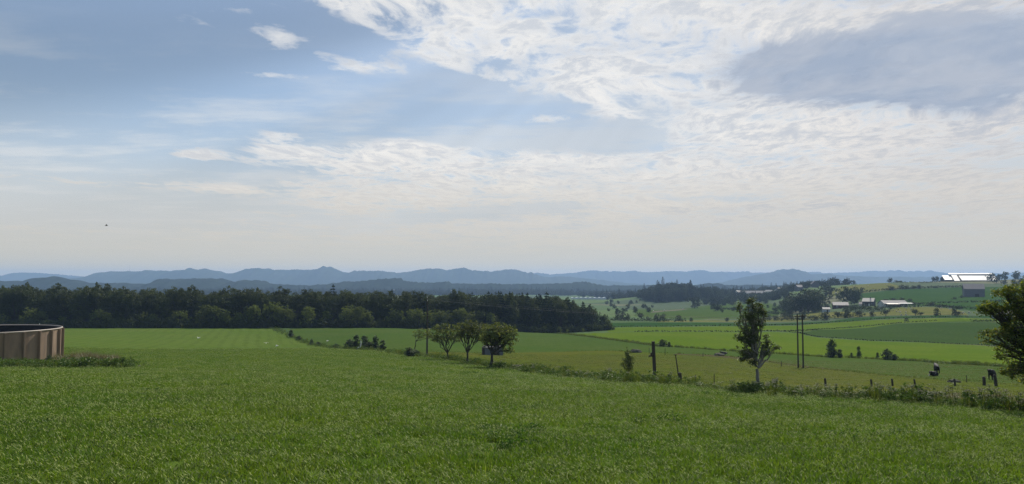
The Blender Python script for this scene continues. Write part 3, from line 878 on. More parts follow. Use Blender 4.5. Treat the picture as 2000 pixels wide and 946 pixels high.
for px, s in fresh:
    p = AT(px, front_d(px) + 0.5 + r_.random() * 3)
    if 395 < px < 630 or px > 760: s *= 1.14
    plant_tree('fresh_green_tree', FRESHF[r_.integers(3)], p, LBL_FRESH, group='fresh green trees before the dark wood', rz=r_.random() * 6.28, sc=s * (0.92 + .14 * r_.random()))
for px, s, lb in ((1092, .36, 'small round bush standing out pale before the spruces at the ditch'), (1107, .2, 'smallest pale bush beside the round bush at the end of the spruces'), (1187, .55, 'pale green broadleaf tree closing the right tip of the dark wood'), (1138, .2, 'tiny pale bush alone under the dark spruces')):
    plant_tree('pale_bush' if s < .5 else 'fresh_green_tree', FRESHF[int(px) % 3], AT(px, front_d(px) - (5 if s < .5 else 2)), lb, cat='bush' if s < .5 else 'tree', rz=px, sc=s)
pts = []; pk = []; sc = []
for k in range(820):
    px = -260 + 1420 * r_.random(); d = front_d(px) + 14 + 190 * r_.random() ** 1.1
    if px > 1100 and d > front_d(px) + 14 + (1190 - px) * 1.3: continue
    pts.append(tuple(AT(px, d))); con = (px > 960 and r_.random() < .3) or (r_.random() < 0.03)
    pk.append(4 + r_.integers(3) if con else r_.integers(4))
    s = (0.86 + 0.26 * r_.random()) * float(np.interp(px, [-200, 100, 500], [1.3, 1.26, 1.16]))
    if px > 1080: s *= np.interp(px, [1080, 1170], [1, 0.65])
    sc.append((s, s, s))
rot = np.zeros((len(pts), 3)); rot[:, 2] = r_.random(len(pts)) * 6.28
scatter_object('wood', [joined(t) for t in WOODF] + [joined(t) for t in SPRUCE], pts, rot, sc, pk, 'deep mass of dark trees filling the wood behind its front rank', 'wood')
# dark undergrowth at the foot of the wood
UB = [bush_mesh('undergrowth', [(0, 0, .9, 1.5, 1.2, .9), (1.0, .4, .7, 1, 1, .7), (-.9, -.2, .8, 1, .9, .8)], 60, 10, .2, .45, M['leaf_wood'], 400 + i) for i in range(3)]
pts = []; sc = []
for px in np.arange(-240, 1190, 4.2):
    pts.append(tuple(AT(px, front_d(px) - 1 + r_.random() * 4))); s = .8 + .8 * r_.random(); sc.append((s, s, s * (.9 + .8 * r_.random())))
rot = np.zeros((len(pts), 3)); rot[:, 2] = r_.random(len(pts)) * 6.28
scatter_object('undergrowth', UB, pts, rot, sc, r_.integers(0, 3, len(pts)), 'low dark undergrowth along the foot of the long wood', 'undergrowth')

# ------------------------------------------------------------------ far trees on the plain and the right-hand slopes
FARB = [broad_meshes(10.0, 9.0, M['leaf_far'], 500 + i, 150, 13, 0.34, 0.72, 0.06) for i in range(4)]
FARBU = [broad_meshes(10.0, 11.0, M['leaf_far'], 520 + i, 170, 13, 0.34, 0.75, -0.14) for i in range(4)]
FARJ = [joined(t) for t in FARB + FARBU[:2]]; SPJ = [joined(t) for t in SPRUCE[:2]]


def wood_mass(name, spots, label, con=0.15):
    pts, sc, pk = [], [], []
    for px, d, s in spots:
        pts.append(tuple(AT(px, d))); s2 = s * (.8 + .4 * r_.random()); sc.append((s2, s2, s2)); pk.append(6 + r_.integers(2) if r_.random() < con else r_.integers(6))
    rot = np.zeros((len(pts), 3)); rot[:, 2] = r_.random(len(pts)) * 6.28
    return scatter_object(name, FARJ + SPJ, pts, rot, sc, pk, label, 'wood')


sp = []
for k in range(230):
    a = r_.random() * 6.283; q = math.sqrt(r_.random()); px = 1322 + 78 * q * math.cos(a); d = 1180 + 110 * q * math.sin(a)
    sp.append((px, d, 1.15 + (0.5 if abs(px - 1310) < 40 else 0)))
wood_mass('knoll_wood', sp, 'dark rounded wood on the knoll between the pale fields and the farm', .06)
sp = []
for lo, hi, d0, d1, n, ln in ((-400, 1150, 2150, 2850, 120, 150), (1050, 1300, 2050, 2500, 9, 90), (1180, 1520, 1750, 2700, 40, 120), (1340, 1640, 1420, 1900, 30, 60), (1500, 2100, 1500, 2500, 16, 120), (1215, 1480, 1300, 1700, 14, 60)):
    for k in range(n):
        c = lo + (hi - lo) * r_.random(); u = r_.random(); d = d0 + (d1 - d0) * u; m = int(ln * d / FPX / 6.5 * 1.6)
        for j in range(m):
            sp.append((c + (r_.random() - .5) * ln, d + r_.normal(0, 14), .95 + .5 * r_.random()))
wood_mass('far_woods', sp, 'thin strips of bluish woods fading across the far plain', .10)
sp = []
for k in range(300):
    px = 1345 + 260 * r_.random(); d = 1080 + 330 * r_.random()
    if 1455 < px < 1512 and d < 1330: continue
    sp.append((px, d, .85))
for k in range(150):
    sp.append((1372 + 165 * r_.random(), 880 + 210 * r_.random() ** .6, .78))
wood_mass('slope_wood', sp, 'hazy patchwork of trees around the pale barn on the far slope', .1)


sp = [(1385 + 240 * r_.random(), 560 + 230 * r_.random(), .22 + .3 * r_.random()) for k in range(46)] + [(1185 + 90 * r_.random(), 640 + 700 * r_.random(), .3 + .4 * r_.random()) for k in range(34)]
wood_mass('scrub', sp, 'scattered low scrub on the rough slopes round the knoll', 0)


def single(px, py, hpx, label, group=None, wide=1.0, d=None, cat='tree', name='round_tree', kind=None):
    p = G(px, py) if d is None else AT(px, d)
    h = hpx * mpp(p.y); s = h / 10.0
    return plant_tree(name, kind or (FARBU if cat == 'bush' else FARB)[r_.integers(4)], p, label, cat, group, r_.random() * 6.28, (s * wide, s * wide, s))


# dark clump left of the farm
gl = 'trees of the dense dark clump left of the red-walled farm'
for px, py, h in ((1540, 608, 26), (1553, 611, 32), (1566, 612, 38), (1578, 611, 41), (1591, 609, 39), (1600, 606, 32), (1548, 606, 34), (1572, 605, 40), (1586, 604, 42), (1531, 603, 18)):
    single(px, py, h, 'tree of the dense dark clump between the H-shaped power pole and the farm', gl, 1.15, name='clump_tree', kind=FARBU[int(px) % 4])
# tall trees round the farm
for px, py, h, w, lb in ((1655, 597, 38, .75, 'tall dark tree rising between the low barn and the gabled farmhouse'), (1668, 596, 34, .8, 'dark tree pressed against the left gable of the farmhouse'),
                         (1672, 590, 30, .9, 'broad dark tree behind the gabled farmhouse'), (1640, 587, 20, 1, 'dark tree behind the ridge of the low grey-roofed barn'),
                         (1620, 583, 24, 1.2, 'wide dark tree at the hill pasture corner above the low barn'), (1612, 572, 20, 1.1, 'dark tree at the lower left tip of the pale hill pasture')):
    single(px, py, h, lb, None, w, name='farm_tree')
gg = 'trees of the hilltop grove left of the pale hill pasture'
for px, h in ((1545, 15), (1553, 17), (1566, 18), (1576, 17), (1603, 12), (1611, 14), (1622, 17), (1629, 18), (1638, 14), (1650, 13), (1657, 13), (1666, 9)):
    single(px, 562 if px > 1600 else 563, h, 'dark tree in the hilltop grove left of the pale hill pasture', gg, 1.1, d=1010 + (px % 7) * 4, name='hilltop_tree')
single(1736, 548, 11, 'lone round tree on the skyline of the right-hand hill', None, 1.0, d=925, name='skyline_tree')
single(1748, 549, 5, 'flat thorn bush on the skyline beside the lone round tree', None, 2.0, d=930, cat='bush', name='skyline_bush')
single(1683, 572, 11, 'small round tree at the foot of the pale hill pasture', None, 1.0)
single(1664, 575, 9, 'small bush left of the round tree under the hill pasture', None, 1.1, cat='bush', name='hill_bush')
single(1643, 578, 9, 'reddish-dark bush in the hedge under the left end of the hill pasture', None, 1.2, cat='bush', name='hill_bush')
single(1738, 567, 9, 'wide dark bush in the hedge on the right edge of the hill pasture', None, 2.0, cat='bush', name='hill_bush')
for px, h in ((1762, 9), (1772, 8), (1783, 7), (1795, 8), (1828, 5)):
    single(px, 565 - (px - 1762) * .03, h, 'dark bush in the row along the upper edge of the hill field', 'bushes along the upper hill field', 1.5, cat='bush', name='hill_bush')
for px, h in ((1820, 10), (1829, 11), (1838, 9)):
    single(px, 549, h, 'dark tree clustered against the left end of the white-roofed shed', 'trees left of the white-roofed shed', 1.1, d=950, name='shed_tree')
for px, h, d in ((1936, 17, 905), (1950, 13, 930), (1966, 8, 960), (1985, 10, 940), (2004, 12, 930), (1945, 12, 870), (1960, 11, 840), (1978, 13, 820), (1998, 16, 800), (2020, 20, 780), (2040, 22, 820)):
    single(px, 0, h, 'dark tree in the belt right of the white-roofed shed', 'trees right of the white-roofed shed', 1.2, d=d, name='shed_tree')
single(1961, 0, 17, 'spreading pine above the tree belt right of the white-roofed shed', None, .9, d=958, name='pine_tree')
single(1987, 0, 17, 'flat-topped pine at the far right of the skyline', None, 1.3, d=958, name='pine_tree')
# hedgerow bushes along the foot of the sheep pasture
for px, py, h, w in ((1613, 625, 13, 1.3), (1637, 621, 10, 1.1), (1652, 620, 16, 1.0), (1675, 619, 10, 1.5), (1704, 618, 9, 1.0), (1730, 618, 11, 1.1), (1788, 617, 11, 1.0), (1798, 617, 6, 1.4), (1829, 616, 12, .95), (1866, 616, 13, .9), (1872, 616, 6, 1.5)):
    single(px, py, h * 1.25, 'round bush in the broken hedgerow at the foot of the sheep pasture', 'hedgerow bushes below the sheep pasture', w, cat='bush', name='hedgerow_bush')
for px, py, h, w in ((1216, 626, 13, .9), (1206, 625, 10, 1), (1224, 626, 11, 1), (1252, 626, 12, .8), (1264, 627, 7, 1), (1284, 628, 12, 1), (1296, 628, 12, 1), (1325, 627, 9, 1.5), (1350, 628, 6, 1.3), (1420, 628, 6, 1.4),
                     (1501, 624, 8, 1.3), (1513, 626, 8, 1.5), (1530, 624, 11, 1.1), (1545, 626, 9, 1.4), (1569, 624, 14, 1.2), (1590, 626, 8, 1.4)):
    single(px, py, h * 1.3, 'dark bush in the hedge beyond the bright lower field', 'hedge bushes beyond the bright field', w, cat='bush', name='hedgerow_bush')
for px, py, h, w, lb in ((1242, 613, 13, 1.0, 'round dark bush at the near end of the pale farm track'), (1265, 609, 11, 1.0, 'small dark bush on the pale farm track below the knoll'), (1204, 614, 9, .8, 'small pointed bush in the green strips beyond the wood'),
                         (1357, 603, 24, 1.3, 'broad pale-topped tree at the right foot of the knoll wood'), (1401, 608, 19, 1.1, 'dark round tree alone on the rough slope right of the knoll'),
                         (1495, 594, 11, 1.2, 'round olive tree behind the top of the tall rowan'), (1513, 599, 8, 1.1, 'small pointed bush right of the tall rowan top'), (1430, 598, 8, 1.5, 'low dark bush on the brow of the rough slope')):
    single(px, py, h, lb, None, w, cat='tree' if h > 10 else 'bush', name='slope_tree' if h > 10 else 'slope_bush')
single(1770, 627, 7, 'lone bush with pale stones in the upper bright field', None, 1.3, cat='bush', name='field_bush')
for px, py, h in ((1860, 608, 0), ):
    pass
for px, py, h in ((1730, 590, 6), (1745, 589, 7), (1760, 588, 7), (1775, 589, 6), (1782, 596, 7), (1795, 597, 6), (1815, 598, 8), (1820, 598, 6), (1863, 585, 5), (1878, 582, 5), (1834, 602, 5)):
    single(px, py, h, 'low dark shrub growing round the back of the long low farm building', 'shrubs behind the farm', 1.9, cat='bush', name='farm_shrub')


def hedge_line(name, pts, w, h, label, lm, per_m=0.9, leaf=0.3, cat='hedge', seed=5):
    r = np.random.default_rng(seed); C = []; Rr = []
    pts = [np.array(p) for p in pts]; o = pts[0]
    for a, b in zip(pts[:-1], pts[1:]):
        ln = np.linalg.norm((b - a)[:2]); n = max(2, int(ln * per_m))
        for k in range(n):
            c = a + (b - a) * (k + r.random()) / n; c = c + np.array([r.normal(0, w * .25), r.normal(0, w * .25), 0])
            c[2] = h1(c[0], c[1]) + h * (0.25 + .5 * r.random()); C.append(c - o); Rr.append(h * (.35 + .35 * r.random()))
    V, F = leaves(C, np.array(Rr), 9, leaf, r, .3, .5)
    return tag(link(name, np_mesh(name, V, F, lm), None, tuple(o)), label, cat)


hedge_line('hedge', pl([(1660, 578), (1690, 571.5), (1740, 567), (1790, 564), (1850, 562), (1900, 560.5)]), 3, 2.4, 'dark hedge dividing the pale hill pasture from the deep green hill field', M['leaf_far'], 1.0, .6, seed=31)
hedge_line('hedge', pl([(1735, 602), (1800, 600), (1830, 599.5), (1880, 605), (1990, 607)]), 2.5, 2.2, 'dark hedge along the upper edge of the sheep pasture', M['leaf_far'], 1.2, .5, seed=32)
hedge_line('hedge', pl([(1800, 594), (1850, 592.5), (1900, 591), (1960, 589)]), 2.5, 1.6, 'thin dark hedge across the green field below the grey barn', M['leaf_far'], 1.2, .5, seed=33)
hedge_line('hedge', pl([(1650, 606.5), (1690, 607.5), (1720, 608), (1745, 607)]), 5, 4.0, 'thick dark hedge in front of the farmyard', M['leaf_far'], 2.6, .5, seed=34)
hedge_line('hedge', pl([(1690, 554.5), (1735, 552), (1760, 553), (1800, 553.5), (1840, 551)]), 2.5, 2.0, 'dark hedge along the skyline of the right-hand hill', M['leaf_far'], .7, .5, seed=35)
hedge_line('hedge', pl([(1190, 627), (1240, 628), (1300, 629), (1340, 629)]), 3, 2.6, 'low dark hedge behind the bright lower field right of the dark wood', M['leaf_far'], 1.5, .45, seed=41)
hedge_line('hedge', pl([(1490, 627), (1540, 626.5), (1600, 622.5), (1690, 618.5)]), 3, 2.2, 'low dark hedge at the foot of the sheep pasture behind the H-shaped poles', M['leaf_far'], 1.5, .45, seed=42)
hedge_line('hedge', pl([(1390, 604), (1440, 606), (1500, 613), (1540, 616)]), 4, 2.4, 'dark hedge slanting down the rough slope behind the tall rowan', M['leaf_far'], 1.2, .5, seed=43)
hedge_line('ditch_growth', pl([(1240, 649), (1330, 648.3), (1440, 648.6), (1530, 648), (1600, 644), (1640, 642), (1690, 638), (1760, 631), (1830, 627)]), 1.2, .7, 'thin dark line of rushes between the two bright fields', M['leaf_bush'], 1.6, .25, 'rushes', seed=36)
hedge_line('ditch_growth', pl([(1540, 649), (1560, 650.5), (1600, 659), (1700, 666), (1800, 668.5), (1910, 674), (2000, 680)]), .8, .5, 'dark weedy edge along the near side of the dark crop field', M['leaf_bush'], 1.6, .22, 'weeds', seed=37)
hedge_line('ditch_growth', pl([(1190, 640), (1290, 638.5), (1500, 636), (1560, 634.5), (1620, 630.5), (1700, 624.5), (1800, 621), (1900, 620)]), .8, .7, 'thin dark weedy line along the far edge of the upper bright field', M['leaf_bush'], .9, .3, 'weeds', seed=38)
hedge_line('dark_rushes', pl([(1895, 628), (1915, 628.5), (1945, 628)]), 2, 1.1, 'short dark patch of rushes by the corner of the dark crop field', M['leaf_bush'], 3, .3, 'rushes', seed=39)
#PART3
# ------------------------------------------------------------------ buildings
def paint(name, c, rough=0.6, **k): return simple_mat(name, c, tuple(v * .8 for v in c), rough, 0.3, 1.5, **k)


M['wall_red'] = paint('dark_red_boards', (.075, .032, .026), .8); M['wall_white'] = paint('white_boards', (.62, .62, .60), .7)
M['wall_dark'] = paint('dark_boards', (.055, .045, .042), .8); M['wall_grey'] = paint('grey_boards', (.14, .145, .16), .8)
M['roof_pale'] = paint('pale_sheet_roof', (.42, .38, .33), .45); M['roof_grey'] = paint('grey_slate_roof', (.17, .16, .165), .55)
M['roof_purple'] = paint('purplish_slate_roof', (.10, .095, .11), .6); M['roof_white'] = paint('white_sheet_roof', (.80, .78, .74), .36)
M['wall_blue'] = paint('pale_blue_boards', (.45, .52, .56), .7); M['glass'] = simple_mat('window_glass', (.03, .035, .04), (.02, .02, .025), 0.1, 0.6)
M['trim'] = paint('white_trim', (.7, .7, .68), .5); M['greenhouse'] = simple_mat('greenhouse_glass', (.62, .66, .66), (.5, .55, .56), 0.25, 0.6)


def building(name, loc, w, dp, wh, rh, rz, wall, roof, label, cat='house', wins=0, door=True, chimney=False, group=None, over=0.35, upper=False):
    e = tag(empty(name, loc, rz), label, cat, group)
    hw, hd = w / 2, dp / 2
    b = MB()
    b.prism([(-hw, -hd, -1.0), (-hw, hd, -1.0), (-hw, hd, wh), (-hw, 0, wh + rh - .02), (-hw, -hd, wh)], (w, 0, 0))
    b.build('wall', wall, e)
    ang = math.atan2(rh, hd); th = 0.16; r = MB(); ov = over
    for s in (-1, 1):
        y1, z1 = s * (hd + ov), wh - ov * math.tan(ang)
        pts = [(-hw - ov, 0, wh + rh + .03), (-hw - ov, y1, z1 + .03), (-hw - ov, y1, z1 + .03 + th), (-hw - ov, 0, wh + rh + .03 + th)]
        if s > 0: pts = pts[::-1]
        r.prism(pts, (w + 2 * ov, 0, 0))
    ro = r.build('roof', roof, e)
    if chimney:
        MB().box((w * .15, 0, wh + rh + .45), (.7, .7, 1.3)).build('chimney', M['wall_grey'], ro)
    if door:
        dx = w * .12
        d = MB().box((dx, -hd - .03, 1.0), (1.1 if w < 14 else 3.0, .08, 2.0 if w < 14 else 2.8)).build('door', M['wall_dark'] if wall is not M['wall_dark'] else M['trim'], e)
    rows = [1.45] + ([wh * .5 + 1.6] if upper else [])
    for zz in rows:
        for k in range(wins):
            x = -hw + w * (k + .5) / wins
            if door and abs(x - w * .12) < 1.6 and zz < 2: continue
            f = MB()
            f.box((x, -hd - .035, zz + .6), (1.15, .07, .10)); f.box((x, -hd - .035, zz - .6), (1.15, .07, .10))
            f.box((x - .52, -hd - .035, zz), (.10, .07, 1.1)); f.box((x + .52, -hd - .035, zz), (.10, .07, 1.1)); f.box((x, -hd - .035, zz), (.05, .06, 1.1))
            fo = f.build('window', M['trim'], e)
            MB().box((x, -hd - .012, zz), (.96, .02, 1.1)).build('pane', M['glass'], fo)
    return e


building('low_barn', G(1641, 602), 11.5, 7.5, 2.5, 2.3, R(-16), M['wall_red'], M['roof_grey'], 'low barn with dark red walls and sunlit grey roof left of the farmhouse', 'barn', wins=2)
building('farmhouse', G(1697, 598), 8.2, 7.4, 3.7, 2.5, R(-38), M['wall_dark'], M['roof_pale'], 'gabled farmhouse with pale sunlit roof and dark walls between tall tree and long building', 'house', wins=3, chimney=True)
building('farm_annex', G(1685, 599), 4.6, 4.0, 2.0, 1.5, R(-40), M['wall_white'], M['roof_pale'], 'small white-walled annex with sunlit roof in front of the farmhouse gable', 'shed', wins=1)
lb = building('long_building', AT(1741, 545), 18.0, 9.0, 2.3, 2.2, R(4), M['wall_white'], M['roof_purple'], 'long low farm building with purplish roof right of the farmhouse', 'barn', wins=6)
MB().prism([(-8.5, -8.2, 2.05), (-8.5, -4.75, 2.55), (-8.5, -4.75, 2.7), (-8.5, -8.2, 2.2)], (9.5, 0, 0)).build('lean_to_roof', M['roof_pale'], lb)
MB().prism([(1.4, -7.2, 2.45), (1.4, -4.75, 2.75), (1.4, -4.75, 2.9), (1.4, -7.2, 2.6)], (10.0, 0, 0)).build('lean_to_roof', M['roof_white'], lb)
MB().box((-3.7, -8.0, .9), (9.0, .12, 2.0)).build('lean_to_wall', M['wall_red'], lb)
building('pale_shed', AT(1611, 560), 5.0, 4.0, 2.4, 1.2, R(-10), M['wall_blue'], M['roof_grey'], 'pale bluish shed half hidden between the dark tree clump and the low barn', 'shed', wins=1)
gb = building('grey_barn', AT(1899, 655), 15.5, 11.0, 6.8, 4.3, R(-24), M['wall_grey'], M['roof_grey'], 'big grey barn with lighter slate roof below the white-roofed shed', 'barn', wins=0)
building('pale_house', AT(1963, 405), 12.5, 7.0, 2.6, 1.6, R(6), M['wall_blue'], M['roof_grey'], 'pale blue house half hidden behind the corner tree', 'house', wins=5)
# white-roofed sheds on the hill
mp = mpp(940)
base = AT(1886, 940); base.z = AT(1886, 940).z
ws = tag(empty('white_roofed_shed', base, R(-17)), 'long shed with shining white roof crowning the right-hand hill', 'shed')
MB().prism([(-18.5, -9.5, -2.5), (-18.5, 9.5, -2.5), (-18.5, 9.5, 3.0), (-18.5, 0, 6.9), (-18.5, -9.5, 1.4)], (46, 0, 0)).build('wall', M['wall_dark'], ws)
rf = MB()
rf.prism([(-9.5, -1.2, 6.8), (-9.5, -11, .7), (-9.5, -11, .95), (-9.5, -1.2, 7.05)], (38, 0, 0))
rf.prism([(-9.5, 0, 7.3), (-9.5, 11, 2.6), (-9.5, 11, 2.85), (-9.5, 0, 7.55)][::-1], (38, 0, 0))
rf.build('roof', M['roof_white'], ws)
MB().prism([(-19.5, .8, 8.3), (-19.5, -2.0, 7.25), (-19.5, -2.0, 7.45), (-19.5, .8, 8.5)], (48, 0, 0)).build('ridge_vent', M['roof_white'], ws)
le = MB()
le.prism([(-27, -1.5, 5.9), (-27, -9, 1.2), (-27, -9, 1.45), (-27, -1.5, 6.15)], (9.5, 0, 0))
le.prism([(-17.6, -2.2, 6.6), (-17.6, -11.5, .1), (-17.6, -11.5, .35), (-17.6, -2.2, 6.85)], (6.2, 0, 0))
le.build('roof', M['roof_white'], ws)
MB().prism([(-26, -8, -2.5), (-26, 6, -2.5), (-26, 6, 2.8), (-26, -1.5, 5.7), (-26, -8, 1.5)], (7.4, 0, 0)).build('wall', M['wall_dark'], ws)
MB().box((-10.45, -6.5, 3.7), (1.1, 10.5, 1.2), tilt=Matrix.Rotation(R(31), 3, 'X')).build('valley_gutter', M['wall_dark'], ws)
ws.scale = (1.04, 1.75, 1.2)
# the farther slopes and plain
pb = building('pale_barn', AT(1471, 1330), 44.0, 16.0, 5.5, 4.0, R(2), paint('pinkish_grey_boards', (.36, .34, .34), .8), paint('dull_pale_roof', (.20, .19, .19), .85), 'long pale barn standing out on the hazy slope behind the tall rowan top', 'barn', wins=0)
building('factory_hall', AT(1202, 2050), 66.0, 26.0, 6.0, 5.0, R(3), M['wall_grey'], simple_mat('tile_roof', (.26, .20, .18), (.2, .16, .15), .7), 'wide hall with dull reddish roof on the far plain above the greenhouse', 'hall', wins=0)
gh = tag(empty('greenhouse', AT(1150, 1560), R(2)), 'long white greenhouse on the far plain beyond the tip of the dark wood', 'greenhouse')
for k in range(8):
    x = -38 + 76 * (k + .5) / 8
    MB().prism([(x - 4.6, -8, -1), (x + 4.6, -8, -1), (x + 4.6, -8, 3.0), (x, -8, 4.3), (x - 4.6, -8, 3.0)], (0, 16, 0)).build('bay', M['greenhouse'], gh)
hl = 'small pale house among the trees of the hazy far slope'
for k, (px, d, c) in enumerate(((1404, 1250, 'roof_purple'), (1412, 1280, 'roof_grey'), (1441, 1180, 'roof_pale'), (1447, 1200, 'roof_grey'), (1501, 1260, 'roof_pale'), (1524, 1240, 'roof_pale'), (1529, 1270, 'roof_grey'), (1515, 1130, 'roof_grey'))):
    building('house', AT(px, d) + Vector((0, 0, 2)), 11, 8, 3.2, 2.8, R(-40 + 37 * (k % 4)), M['wall_white'], M[c], hl, 'house', wins=3, chimney=True, group='houses of the far hamlet')
building('house', AT(1559, 1020) + Vector((0, 0, 1.0)), 9, 8, 4.5, 3.0, R(15), M['wall_grey'], M['roof_grey'], 'hazy grey house under the trees of the hilltop grove', 'house', wins=3)
building('house', AT(1590, 1020) + Vector((0, 0, 1.5)), 10, 9, 4.2, 4.2, R(78), M['wall_grey'], M['roof_purple'], 'hazy house with steep gable facing out of the hilltop grove', 'house', wins=2)
fb = building('factory', AT(90, 3700), 34, 16, 8, 4, R(5), M['wall_white'], M['roof_pale'], 'tiny white factory far left on the plain in front of the blue hills', 'factory')
for x in (42, 48):
    MB().tube([(x, 0, -2), (x, 0, 13), (x, 0, 15)], [2.0, 2.0, .4], 10).build('silo', M['wall_white'], fb)
for px, d in ((380, 3300), (614, 3400), (770, 2700), (885, 2600), (350, 3500), (1010, 3000)):
    building('house', AT(px, d) + Vector((0, 0, 2)), 20, 10, 5, 4, R(px % 40 - 20), M['wall_white'], M['roof_pale'], 'tiny pale farm building far out on the plain below the blue hills', 'house', group='far farm buildings on the plain')
# pale field shed behind the third tree
fs = building('field_shed', AT(964, 138), 3.4, 2.2, 1.35, .3, R(8), paint('pale_grey_boards', (.15, .165, .175), .85), M['roof_grey'], 'small pale shed in the pasture seen through the rightmost domed tree', 'shed', wins=0, over=.12)
MB().box((-1.95, -.2, .75), (.3, 1.6, 1.5)).build('end_hatch', M['wall_dark'], fs)


# ------------------------------------------------------------------ masts and power lines
def lattice(name, loc, h, w, label, cat, arms=True, group=None):
    e = tag(empty(name, loc, R(20)), label, cat, group)
    b = MB(); k = 9
    for sx in (-1, 1):
        for sy in (-1, 1): b.tube([(sx * w, sy * w, -1), (sx * w * .35, sy * w * .35, h * .65), (0, 0, h)], .16, 5)
    for i in range(k):
        t0, t1 = i / k, (i + 1) / k; a, c = w * (1 - t0), w * (1 - t1)
        for s in (-1, 1):
            b.tube([(-a, s * a, h * t0), (c, s * c, h * t1)], .09, 4); b.tube([(s * a, -a, h * t0), (s * c, c, h * t1)], .09, 4)
    b.build('tower', M['wire'], e)
    if arms:
        for z in (.68, .80, .91): MB().tube([(-w * 1.6, 0, h * z), (0, 0, h * z + .8), (w * 1.6, 0, h * z)], .14, 5).build('crossarm', M['wire'], e)
    return e


for px, d, h in ((631, 4200, 38), (680, 4000, 36)):
    lattice('transmission_pylon', AT(px, d), h, 3.5, 'faint lattice pylon rising over the far woods under the round-topped hill', 'pylon', group='far pylons')
lattice('radio_mast', Vector(((254 - 1000) / FPX * 6800, 6800, CAMZ + 80)), 66, 2.0, 'hair-thin radio mast on the crest of the long left-hand hill', 'mast', arms=False)
lattice('radio_mast', AT(1311, 2300), 46, 1.8, 'thin mast standing over the wooded knoll', 'mast', arms=False)

# single pole beside the leaning tree
pp = G(834, 694); pole = tag(empty('utility_pole', pp, R(12)), 'tall thin wooden utility pole beside the leaning tree at the meadow edge', 'utility pole')
ph = 110 * mpp(pp.y)
MB().tube([(0, 0, -.5), (0.02, 0, ph * .5), (0, 0, ph)], [.16, .13, .105], 10).build('post', M['pole_wood'], pole)
MB().box((0, 0, ph - .55), (.16, .9, .12)).box((0, 0, ph - .25), (.10, .30, .3)).build('crossarm', M['pole_wood'], pole)
for y in (-.4, 0, .4):
    MB().tube([(.0, y, ph - .5 + (.5 if y == 0 else 0)), (0, y, ph - .36 + (.5 if y == 0 else 0)), (0, y, ph - .2 + (.5 if y == 0 else 0))], [.03, .06, .035], 8).build('insulator', M['porcelain'], pole)
# H-shaped pole
h0, h1_ = G(1559, 719), G(1569, 720)
hp = tag(empty('power_pole', h0, 0), 'H-shaped pair of tall dark power poles joined by one crossarm in the pasture', 'power pole')
hh = 104 * mpp(h0.y); dv = h1_ - h0; dv.x = 11 * mpp(h0.y); dv.y = .25
MB().tube([(0, 0, -.6), (0, 0, hh)], [.135, .10], 10).build('post', M['pole_wood'], hp)
MB().tube([(dv.x, dv.y, dv.z - .6), (dv.x, dv.y, hh)], [.135, .10], 10).build('post', M['pole_wood'], hp)
MB().box((dv.x / 2, dv.y / 2 - .17, hh - .35), (dv.x + 1.1, .12, .16), rz=math.atan2(dv.y, dv.x)).build('crossarm', M['pole_wood'], hp)
for k in (-.45, dv.x / 2, dv.x + .45):
    MB().tube([(k, dv.y / 2 - .17, hh - .4), (k, dv.y / 2 - .17, hh - .52), (k, dv.y / 2 - .17, hh - .68)], [.05, .11, .05], 8).build('insulator', M['porcelain'], hp)
for k, s in ((0, .45), (dv.x, .45)):
    MB().tube([(k + .12, dv.y, -.1), (k + s + .2, dv.y - .5, .12)], [.05, .03], 6).build('footing_stub', M['pole_wood'], hp)
for y in (-.4, .0, .4):
    a = pp + Vector((0.2 * y, y, ph - .15 + (.4 if y == 0 else 0))); b = h0 + Vector((dv.x * (.5 + y * 1.2), -.17, hh - .55))
    pts = []
    for i in range(33):
        t = i / 32; p = a.lerp(b, t); p.z -= 4 * .95 * t * (1 - t); pts.append(p - a)
    tag(MB().tube(pts, .008, 5).build('power_line', M['wire'], None, tuple(a)), 'thin pale wire sagging from the utility pole to the H-shaped pole', 'wire', 'wires between the two poles')
# ------------------------------------------------------------------ round slurry tank
M['tank'] = simple_mat('tank_panel', (.285, .200, .140), (.190, .138, .100), 0.75, 0.25, 1.2, stretch=(1, 1, .25))
M['tank_rim'] = simple_mat('tank_rim', (.42, .36, .30), (.34, .29, .25), 0.5, 0.4)
M['tank_in'] = simple_mat('slurry_and_wall_shade', (.016, .018, .022), (.010, .011, .014), 0.6, 0.3)  # near-black: the slurry's own colour, and shade painted onto the inner wall
tR, tH = 9.1, 3.75
tc_ = AT(-49, 88); tc_.z = h1(-9, 79) - .3
tk = tag(empty('slurry_tank', tc_), 'big round brown slurry tank with upright ribs and open dark top', 'tank')
N = 96
V = []; F = []
for rr_, zz in ((tR, -.6), (tR, tH), (tR - .12, tH), (tR - .12, 1.4)):
    for k in range(N): V.append((rr_ * math.cos(2 * math.pi * k / N), rr_ * math.sin(2 * math.pi * k / N), zz))
for a in range(3):
    for k in range(N): F.append((a * N + k, a * N + (k + 1) % N, (a + 1) * N + (k + 1) % N, (a + 1) * N + k))
me = np_mesh('wall', V, np.array(F), [M['tank'], M['tank_in']], np.array([0] * (2 * N) + [1] * N), smooth=False)
link('wall', me, tk)
V = [((tR - .125) * math.cos(2 * math.pi * k / N), (tR - .125) * math.sin(2 * math.pi * k / N), 2.6) for k in range(N)]
me = bpy.data.meshes.new('slurry'); me.from_pydata(V, [], [list(range(N))]); me.materials.append(M['tank_in']); link('slurry', me, tk)
rim = MB().tube([((tR + .02) * math.cos(2 * math.pi * k / N), (tR + .02) * math.sin(2 * math.pi * k / N), tH + .03) for k in range(N + 1)], .085, 8, cap=False)
rim.build('rim', M['tank_rim'], tk, smooth=True)
rib = None
NR = 29
